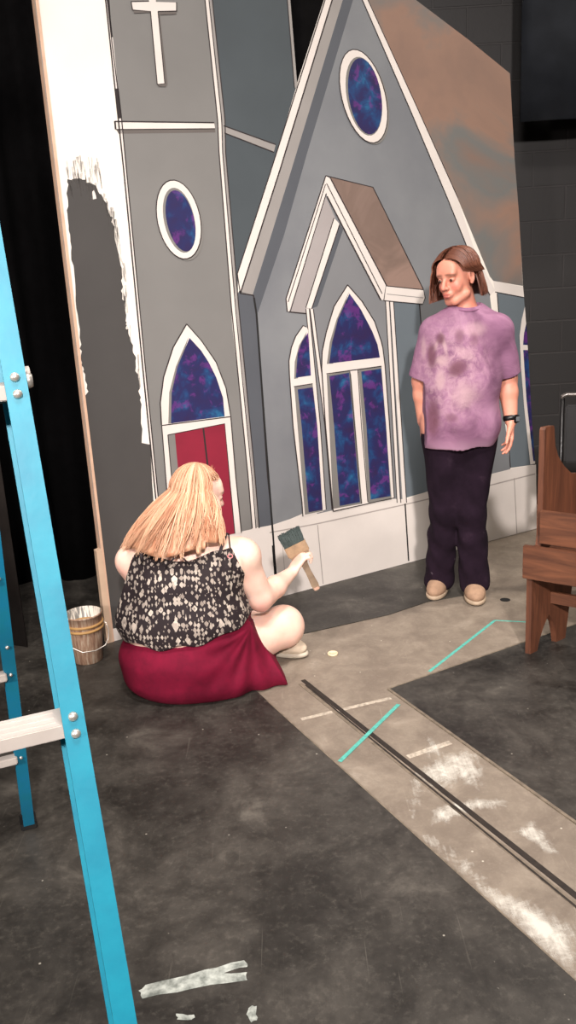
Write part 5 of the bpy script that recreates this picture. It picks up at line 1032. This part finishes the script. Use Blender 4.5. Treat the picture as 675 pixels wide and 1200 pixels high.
# paintbrush held in her right hand
BW=(.043,3.423,TH)
A0,A1=V(-.004,3.425,.534),V(.106,3.405,.276); ax=unit(A1-A0); sd=unit(np.cross(ax,[.12,-.98,-.1])); 
if sd[0]<0: sd=-sd
up=unit(np.cross(sd,ax)); BM=Matrix((Vector(sd),Vector(up),Vector(ax))).transposed().to_4x4(); BM.translation=Vector(A0)
brush=thing('paintbrush','wide flat paintbrush with dark wet bristles held up in front of the white base','paintbrush',tuple(A0)); brush.matrix_world=BM
M_brist=mat('paint_soaked_bristles',(66,80,78),.7,.25,90); M_ferr=mat('paint_smeared_ferrule',(176,146,114),.55,.2,40); M_hand=mat('worn_wood_handle',(150,128,104),.55,.2,30)
bm=bmesh.new()
for i in range(26):
    for j in range(5):
        x=-.044+.088*i/25; y=-.010+.020*j/4; e=random.uniform(-.006,.004)
        add_tube(bm,[(x*.98,y,.058),(x*1.05+random.uniform(-.001,.001),y*1.05,.03),(x*1.10+random.uniform(-.002,.002),y*.8+random.uniform(-.002,.002),e)],[.0030,.0029,.0016],5)
add_box(bm,(0,0,.034),(.088,.018,.05)); obj('bristles',bm,M_brist,brush)
bm=bmesh.new(); add_box(bm,(0,0,.081),(.096,.026,.052),None,.004); obj('ferrule',bm,M_ferr,brush)
hp=[(-.043,.106),(-.038,.120),(-.022,.136),(-.0145,.155),(-.0125,.19),(-.014,.225),(-.016,.255),(-.014,.272),(-.006,.281)]; hp=hp+[(-x,z) for x,z in hp[::-1]]
bm=bmesh.new(); prism(bm,hp,lambda u,v,t:(u,t,v),-.0085,.0085); bmesh.ops.bevel(bm,geom=[e for e in bm.edges if e.is_boundary or (len(e.link_faces)==2 and e.calc_face_angle(0)>.9)],offset=.003,segments=2,affect='EDGES'); obj('handle',bm,M_hand,brush)
bm=bmesh.new(); add_box(bm,(0,0,.272),(.026,.0175,.016),None,.003); obj('handle_tip',bm,mat('pinkish_handle_end',(206,160,140),.5,.1,30),brush)

# ================= standing woman =================
WL=(.82,3.95,TH)
wom=thing('person','person in mauve tie-dye t-shirt and dark flared jeans, standing and looking down','person',WL)
M_skinB=skin_mat('warm_skin',(224,156,132),(212,142,120))
wC=V(.818,3.950,1.518); wM=basis_from((-.76,-.65),.14,-.05)
bx=unit([.97,-.22,0]); by=np.array([-.22,-.97,0]); by=unit(by); bM=np.stack([bx,by,[0,0,1]],1)   # columns right, front, up
R1,R2,R3=V(.712,3.960,1.272),V(.660,3.995,1.060),V(.668,4.020,.865)
L1,L2,L3=V(1.003,3.945,1.268),V(1.050,3.965,1.055),V(1.058,3.915,.862)
s=SDF((.54,3.70,-.005),(1.20,4.24,1.68),.004)
def torsoB(s,off=0,k=.05):
    s.ell((.848,3.955,1.18),(.155,.112,.165),bM,k,off=off); s.ell((.830,3.945,1.03),(.155,.120,.16),bM,k,off=off); s.ell((.815,3.95,.87),(.172,.125,.13),bM,k,off=off)
    s.cap(R1+V(.04,0,.0),L1+V(-.04,0,0),.056,.056,.04,off=off); s.cap((.858,3.96,1.335),R1+V(.01,0,.015),.045,.048,.04,off=off); s.cap((.858,3.96,1.335),L1+V(-.01,0,.015),.045,.048,.04,off=off)
torsoB(s)
s.cap((.868,3.972,1.33),(.838,3.962,1.445),.056,.052,.03)
head_sdf(s,wC,wM,1.0)
for a,b,c in((R1,R2,R3),(L1,L2,L3)):
    s.cap(a,b,.056,.046,.03); s.cap(b,b*.65+c*.35,.046,.043,.015); s.cap(b*.65+c*.35,c,.043,.029,.015)
hand_sdf(s,L3,(-.03,-.10,-1),(-.95,.1,0),(-.1,-1,-.1),((.18,.25,.2),(.25,.35,.25),(.3,.4,.3),(.35,.45,.3)),(.80,.45,.25),.95,.03,.15)
hand_sdf(s,R3,(.03,-.02,-1),(.95,.1,0),(-.1,-1,-.1),((.2,.3,.25),(.3,.4,.3),(.35,.45,.3),(.4,.5,.3)),(.80,.5,.25),.95,.03,.15)
def legsB(s,off=0,flare=0,k=.04):
    for H,K_,A_,fr in(((.750,3.965,.80),(.755,3.955,.43),(.735,4.01,.085),0),((.905,3.955,.80),(.872,3.915,.43),(.893,3.925,.085),1)):
        H,K_,A_=V(*H),V(*K_),V(*A_)
        s.cap(H,K_,.092,.062,k,off=off); s.cap(K_,A_*.35+K_*.65,.062,.058,.02,off=off); s.cap(A_*.35+K_*.65,A_,.058,.040,.02,off=off)
        if flare: s.cap(A_*.35+K_*.65,A_+V(0,0,-.02),.058,flare,.02,off=off)
legsB(s)
me=s.mesh('body',1); face_attrs(me,wC,wM,1.0,[((.86,3.90,1.36),(.05,.05,.05),.25),(L3-V(0,0,.08),(.04,.04,.06),.4)])
o=link_obj('body',me,M_skinB,wom); zero_origin(o,WL); eyes(wom,WL,wC,wM,1.0)
# t-shirt
s=SDF((.54,3.70,.60),(1.20,4.24,1.48),.0045)
torsoB(s,.018); s.cap((.858,3.962,1.345),(.90,3.96,1.335),.062,.058,.05); s.cap((.858,3.962,1.345),(.80,3.958,1.325),.060,.055,.05); s.ell((.812,3.945,.86),(.190,.142,.19),bM,.05,off=.006); s.ell((.825,3.94,1.05),(.178,.138,.2),bM,.05,off=.004)
for a,b in((R1,R2),(L1,L2)): s.cap(a,a*.08+b*.92,.066,.068,.035)
def cutsleeve(a,b,t):
    d=unit(b-a); p=a+(b-a)*t
    return lambda x,y,z:((x-p[0])*d[0]+(y-p[1])*d[1]+(z-p[2])*d[2])
for a,b,sg in((R1,R2,-1),(L1,L2,1)):
    f=cutsleeve(a,b,.93); 
    def g(x,y,z,f=f,sg=sg,a=a): return np.where((x-(.655 if sg<0 else 1.005))*sg>0,f(x,y,z),-1.0)
    s.func(g)
s.ell((.858,3.945,1.425),(.068,.074,.054),None,.008,'sub'); s.func(lambda x,y,z:(z-1.412)+0*x+0*y)
s.func(lambda x,y,z:(.748-.05*np.clip((x-.62)/.38,0,1)+.006*np.sin(30*x)-z)+0*y)
def foldsC(x,y,z):
    w=np.clip((1.22-z)/.2,0,1)
    return -.003*np.sin(26*z+10*x+2*np.sin(9*x))*w-.0035*np.sin(40*x+5*z+14*y)*w-.002*np.sin(40*(z-.6*x))*np.exp(-((z-1.18)/.1)**2)
s.func(foldsC,'disp')
# hollow at hem and sleeves
s.ell((.812,3.945,.74),(.172,.125,.10),bM,.004,'sub')
for a,b in((R1,R2),(L1,L2)): s.cap(a*.25+b*.75,b,.052,.056,.003,'sub')
me=s.mesh('t_shirt',1); co=vco(me)
nrm=np.zeros(len(co)*3,np.float32); me.vertices.foreach_get('normal',nrm); nrm=nrm.reshape(-1,3)
front=np.clip((nrm@by)*3,0,1)
px=(co-V(.82,3.82,1.1))@bx; pz=co[:,2]
def bl(cx,cz,rx,rz,rot=0):
    dx=px-cx;dz=pz-cz; c,s_=math.cos(rot),math.sin(rot); return np.exp(-(((dx*c+dz*s_)/rx)**2+((-dx*s_+dz*c)/rz)**2)**2)
def X(p): return (p-545)*.0040
def Z(q): return 1.496-(q-333)*.0039
dark=bl(X(509),Z(413),.022,.055,.0)+bl(X(519),Z(394),.020,.026)+bl(X(538),Z(427),.045,.034,.5)+bl(X(510),Z(485),.030,.09)+.7*bl(X(540),Z(392),.022,.03)+.5*bl(X(556),Z(396),.02,.03)+.6*bl(X(531),Z(483),.03,.02)
light=bl(X(523),Z(400),.008,.05,.25)+bl(X(514),Z(402),.007,.035,-.4)+bl(X(519),Z(440),.022,.045)+bl(X(521),Z(418),.03,.022)+.8*bl(X(545),Z(457),.055,.055)+.6*bl(X(545),Z(410),.045,.02,-.5)+.7*bl(X(500),Z(405),.012,.05)+.6*bl(X(556),Z(385),.05,.03)
vattr(me,'print_dark',np.clip(dark*front,0,1)); vattr(me,'print_light',np.clip(light*front,0,1)); vattr(me,'area',np.clip((bl(X(530),Z(430),.15,.23))*front,0,1))
def tee_mat():
    m,nt,b=newmat('mauve_tie_dye_jersey'); b.inputs['Roughness'].default_value=.85; v=coords(nt)
    f=noise(nt,v,7,5,.6,1.0); f2=noise(nt,v,30,6,.7,.8)
    col=ramp(nt,f,[(.3,lin((106,68,94))),(.5,lin((136,94,122))),(.68,lin((160,118,144)))])
    # paler bleached hem on the photo's right side of the shirt
    sx=nt.nodes.new('ShaderNodeSeparateXYZ'); nt.links.new(v,sx.inputs[0])
    hemf=math_(nt,'MULTIPLY',ramp(nt,math_(nt,'ADD',sx.outputs[2],math_(nt,'MULTIPLY',f,.10)),[(.80,W1),(.86,K0)]),.7); col=mix(nt,hemf,col,lin((190,150,174)))
    def at(n): a=nt.nodes.new('ShaderNodeAttribute'); a.attribute_name=n; return a.outputs['Fac']
    det=ramp(nt,f2,[(.42,K0),(.60,W1)])
    col=mix(nt,math_(nt,'MULTIPLY',math_(nt,'MULTIPLY',at('area'),det),.5),col,lin((192,158,166)))
    col=mix(nt,math_(nt,'MULTIPLY',at('print_light'),.65),col,lin((188,158,160)))
    col=mix(nt,math_(nt,'MULTIPLY',math_(nt,'MULTIPLY',at('print_dark'),math_(nt,'ADD',math_(nt,'MULTIPLY',f2,.8),.55)),.95),col,lin((98,58,72)))
    nt.links.new(col,b.inputs['Base Color']); bump(nt,b,noise(nt,v,250,2),.1,.001); return m
o=link_obj('t_shirt',me,tee_mat(),wom); zero_origin(o,WL)
bm=bmesh.new(); pts=[(.858+.066*math.cos(a),3.948+.070*math.sin(a),1.388-.004*math.sin(a)*0+.016*math.sin(a)) for a in [2*PI*i/28 for i in range(29)]]
add_tube(bm,pts,.0042,8,flat=.8); o=obj('collar',bm,mat('mauve_rib_collar',(140,92,124),.85,.1,40),wom,True); zero_origin(o,WL)
# jeans
def jean_mat():
    m,nt,b=newmat('dark_plum_denim'); b.inputs['Roughness'].default_value=.95; b.inputs['Specular IOR Level'].default_value=.15; v=coords(nt); f=noise(nt,v,9,5,.65)
    col=ramp(nt,f,[(.35,lin((22,12,22))),(.62,lin((32,20,32))),(.75,lin((48,34,46)))]); vo=noise(nt,v,11,2)
    col=mix(nt,math_(nt,'MULTIPLY',ramp(nt,vo,[(.70,K0),(.73,W1)]),.5),col,lin((120,108,116))); nt.links.new(col,b.inputs['Base Color']); bump(nt,b,noise(nt,v,300,2),.15,.001); return m
s=SDF((.54,3.70,-.005),(1.20,4.24,1.0),.0045)
legsB(s,.008,.066); s.ell((.822,3.950,.84),(.150,.118,.12),bM,.03)
s.func(lambda x,y,z:(z-.93)+0*x+0*y); s.func(lambda x,y,z:(.026+.02*np.clip((3.95-y)/.1,0,1)-z)+0*x)
s.func(lambda x,y,z:-.0028*np.sin(44*z+34*x+4*np.sin(20*y))*np.clip((.62-z)/.2,0,1)-.003*np.sin(22*z-34*x)*np.clip((z-.5)/.2,0,1)+0*y,'disp')
me=s.mesh('jeans',1); o=link_obj('jeans',me,jean_mat(),wom); zero_origin(o,WL)
M_shoeB=mat('tan_suede_shoe',(170,138,112),.85,.15,30); M_soleB=mat('beige_rubber_sole',(178,158,134),.7,.1,30)
shoe(wom,WL,(.765,4.075,TH),(.680,3.885,TH),M_shoeB,M_soleB,w=.047); shoe(wom,WL,(.900,4.005,TH),(.872,3.785,TH),M_shoeB,M_soleB,w=.05)
# watch
def band(bm,c,F,rx,ry,h):
    R=[]
    for k in range(32):
        a=2*PI*k/32; e=Vector((math.cos(a),math.sin(a),0)); R.append([bm.verts.new(Vector(c)+F@Vector((e.x*(rx-t),e.y*(ry-t),z))) for t,z in((0,-h),(-.002,0),(0,h),(.006,h),(.006,-h))])
    for k in range(32):
        for j in range(5): bm.faces.new((R[k][j],R[(k+1)%32][j],R[(k+1)%32][(j+1)%5],R[k][(j+1)%5]))
d=unit(L2-L3); M_w=mat('black_watch_rubber',(20,20,22),.4,.2,40)
F_=frame_from(d); c_=L3+d*.012; bm=bmesh.new()
ring=[Vector(c_)+F_@Vector((.0325*math.cos(a),.029*math.sin(a),0)) for a in [2*PI*i/30 for i in range(31)]]
band(bm,c_,F_,.0345,.0315,.012); w_=obj('wrist_watch',bm,M_w,wom,True); zero_origin(w_,WL)
bm=bmesh.new(); q=Vector(c_)+Vector((.020,-.030,0)); r=frame_from(Vector((.55,-.83,.05))); add_box(bm,q,(.034,.034,.012),r,.004); obj('watch_case',bm,M_w,w_)
bm=bmesh.new(); q2=q+Vector((.55,-.83,.05)).normalized()*.0065; add_box(bm,q2,(.022,.022,.002),r,.0008); obj('watch_face',bm,mat('grey_watch_glass',(120,124,128),.15,.1,40),w_)
# hair
M_hairB=hair_mat('chestnut_brown_hair',[(.0,(54,30,22)),(.4,(92,54,40)),(.7,(122,76,58)),(.95,(150,104,82))])
def pathB(a,t,lay):
    # local azimuth: 0 = face direction, +/-: towards her left/right ear
    th=min(t/.55,1)*1.70; x,y=math.sin(a),math.cos(a)
    q=np.array([x*(.082+lay)*math.sin(th),y*(.099+lay)*math.sin(th)-.016,(.093+lay)*math.cos(th)+.038]); p=wC+wM@q
    if t>.55:
        u=(t-.55)/.45; dw=wM@np.array([x,y,0]); dw=unit([dw[0],dw[1],0]); L=.125 if abs(a)>1.9 else .11
        p=p+np.array([dw[0]*(.012*math.sin(PI*u)+.036*u*u),dw[1]*(.012*math.sin(PI*u)+.026*u*u),-L*u])
    return p
strands('hair',pathB,(math.radians(80),math.radians(252)),1100,wom,M_hairB,.0020,.006,18,1.0,True,.006,clumps=22)
def pathB2(a,t,lay):
    """front hair: parted on top, swept to both temples and hanging beside the face"""
    th=.02+min(t/.6,1)*1.25; x,y=math.sin(a),math.cos(a); q=np.array([x*(.081+lay)*math.sin(th),y*(.098+lay)*math.sin(th)-.014,(.093+lay)*math.cos(th)+.038])
    return wC+wM@q
strands('hair',pathB2,(math.radians(-84),math.radians(84)),0,wom,M_hairB,.002,.006,14,1,True)
vs=[]
def lockset(name,side,n,seg=16):
    verts=[];faces=[];tone=[]
    for k in range(n):
        u0=random.random(); tn=random.random()*.8+.1; y0=.075-.13*u0; pts=[]
        for i in range(seg):
            u=i/(seg-1)
            # from the parting over the temple and down
            ang=u*1.45 if u<.6 else .87+(u-.6)*0
            if u<.62:
                v=u/.62; ph=v*1.55
                q=np.array([side*(.012+ .076*math.sin(ph)),(y0*.92)+(.012-.012*v)*(1 if y0>0 else 0)-.01*v,.040+.092*math.cos(ph)*math.sqrt(max(.05,1-((y0+.016)/.112)**2))])
            else:
                v=(u-.62)/.38
                base=np.array([side*.088,y0*.92-.01,.042]); q=base+(np.array([side*(.012*math.sin(v*3)+.012*v*v),.012*v+.006*math.sin(v*5+k)+.02*v*v,-.135*v]) if side>0 else np.array([-.002*v,-.5*max(0,.105+(y0*.92-.01))*v,-.030*v]))
            q=q+np.array([side,0,0])*random.uniform(-.0006,.0006)+np.array([side*.004,0,.003])*random.uniform(-1,1)*(1 if i==0 else 0)
            pts.append(wC+wM@q)
        r=.0021*random.uniform(.7,1.5); x=None; st=len(verts)
        for i,p in enumerate(pts):
            d=unit(pts[min(i+1,seg-1)]-pts[max(i-1,0)]+1e-9)
            if x is None: x=unit(np.cross(d,[.3,.2,1.]))
            x=unit(x-d*np.dot(x,d)); y=np.cross(d,x); u=i/(seg-1); rr=r*min(1,(u+.1)*5)*(1-u**3*.8)
            for c0,s0 in((1,0),(0,1),(-1,0),(0,-1)): verts.append(p+(x*c0*1.6+y*s0*.8)*rr); tone.append(tn)
        for i in range(seg-1):
            for j in range(4):
                a0=st+i*4+j;a1=st+i*4+(j+1)%4; faces.append((a0,a1,a1+4,a0+4))
    me=bpy.data.meshes.new(name); me.from_pydata([tuple(v) for v in verts],[],faces); vattr(me,'tone',tone); return link_obj(name,me,M_hairB,wom,True)
lockset('hair_lock',1,260); lockset('hair_lock',-1,260)
for c in wom.children:
    if c.name.startswith('hair'): zero_origin(c,WL)

# ------------------------------------------------------------------ lights
def area(name,loc,target,size,power,col,spread=None):
    l=bpy.data.lights.new(name,'AREA'); l.shape='DISK'; l.size=size; l.energy=power; l.color=col
    if spread: l.spread=math.radians(spread)
    o=bpy.data.objects.new(name,l); COL.objects.link(o); o.location=loc
    o.rotation_euler=(Vector(target)-Vector(loc)).to_track_quat('-Z','Y').to_euler(); return o
WARM=(1.0,.90,.85)
area('stage_or_fill_light',(-1.9,1.0,4.0),(-.6,3.8,2.0),.35,LP[4],(1.0,.92,.87),70)  # added fill lamp without a known fixture, lifts the left tower
sp=bpy.data.lights.new('stage_spot','SPOT'); sp.energy=LP[0]; sp.color=WARM; sp.spot_size=math.radians(44); sp.spot_blend=.9; sp.shadow_soft_size=.22
so=bpy.data.objects.new('stage_spot',sp); COL.objects.link(so); so.location=(-2.75,-1.62,2.42); so.rotation_euler=(Vector((.75,4.3,.1))-so.location).to_track_quat('-Z','Y').to_euler()
area('stage_or_fill_light',(.5,-2.8,3.7),(.7,4.1,.4),.35,LP[1],(1.0,.91,.87),75)
area('stage_or_fill_light',(.1,.6,5.0),(.1,2.4,0),.8,LP[2],(1.0,.91,.87),130)  # unseen soft overhead fill, set forward to brighten the floor
area('stage_or_fill_light',(2.7,4.1,4.7),(1.0,3.4,0),.3,LP[3],(1.0,.9,.8),100)
w=bpy.data.worlds.new('dark_theatre'); scene.world=w; w.use_nodes=True
bg=w.node_tree.nodes['Background']; bg.inputs['Color'].default_value=(.9,.9,1,1); bg.inputs['Strength'].default_value=.0
# ------------------------------------------------------------------ camera
cam=bpy.data.cameras.new('camera'); co_=bpy.data.objects.new('camera',cam); COL.objects.link(co_)
cam.sensor_fit='VERTICAL'; cam.sensor_height=36; cam.sensor_width=36; cam.lens=30.0; cam.clip_start=.02
p_,r_=math.radians(15.5),math.radians(3.3)
fw=Vector((0,math.cos(p_),-math.sin(p_))); rt0=Vector((1,0,0)); up0=rt0.cross(fw)
rt=rt0*math.cos(r_)-up0*math.sin(r_); up_=rt0*math.sin(r_)+up0*math.cos(r_)
Mx=Matrix((rt,up_,-fw)).transposed().to_4x4(); Mx.translation=Vector((0,0,1.57)); co_.matrix_world=Mx
scene.camera=co_
vs_=scene.view_settings; vs_.view_transform='Standard'; vs_.look='None'; vs_.gamma=1; vs_.use_curve_mapping=False; vs_.exposure=EXPO
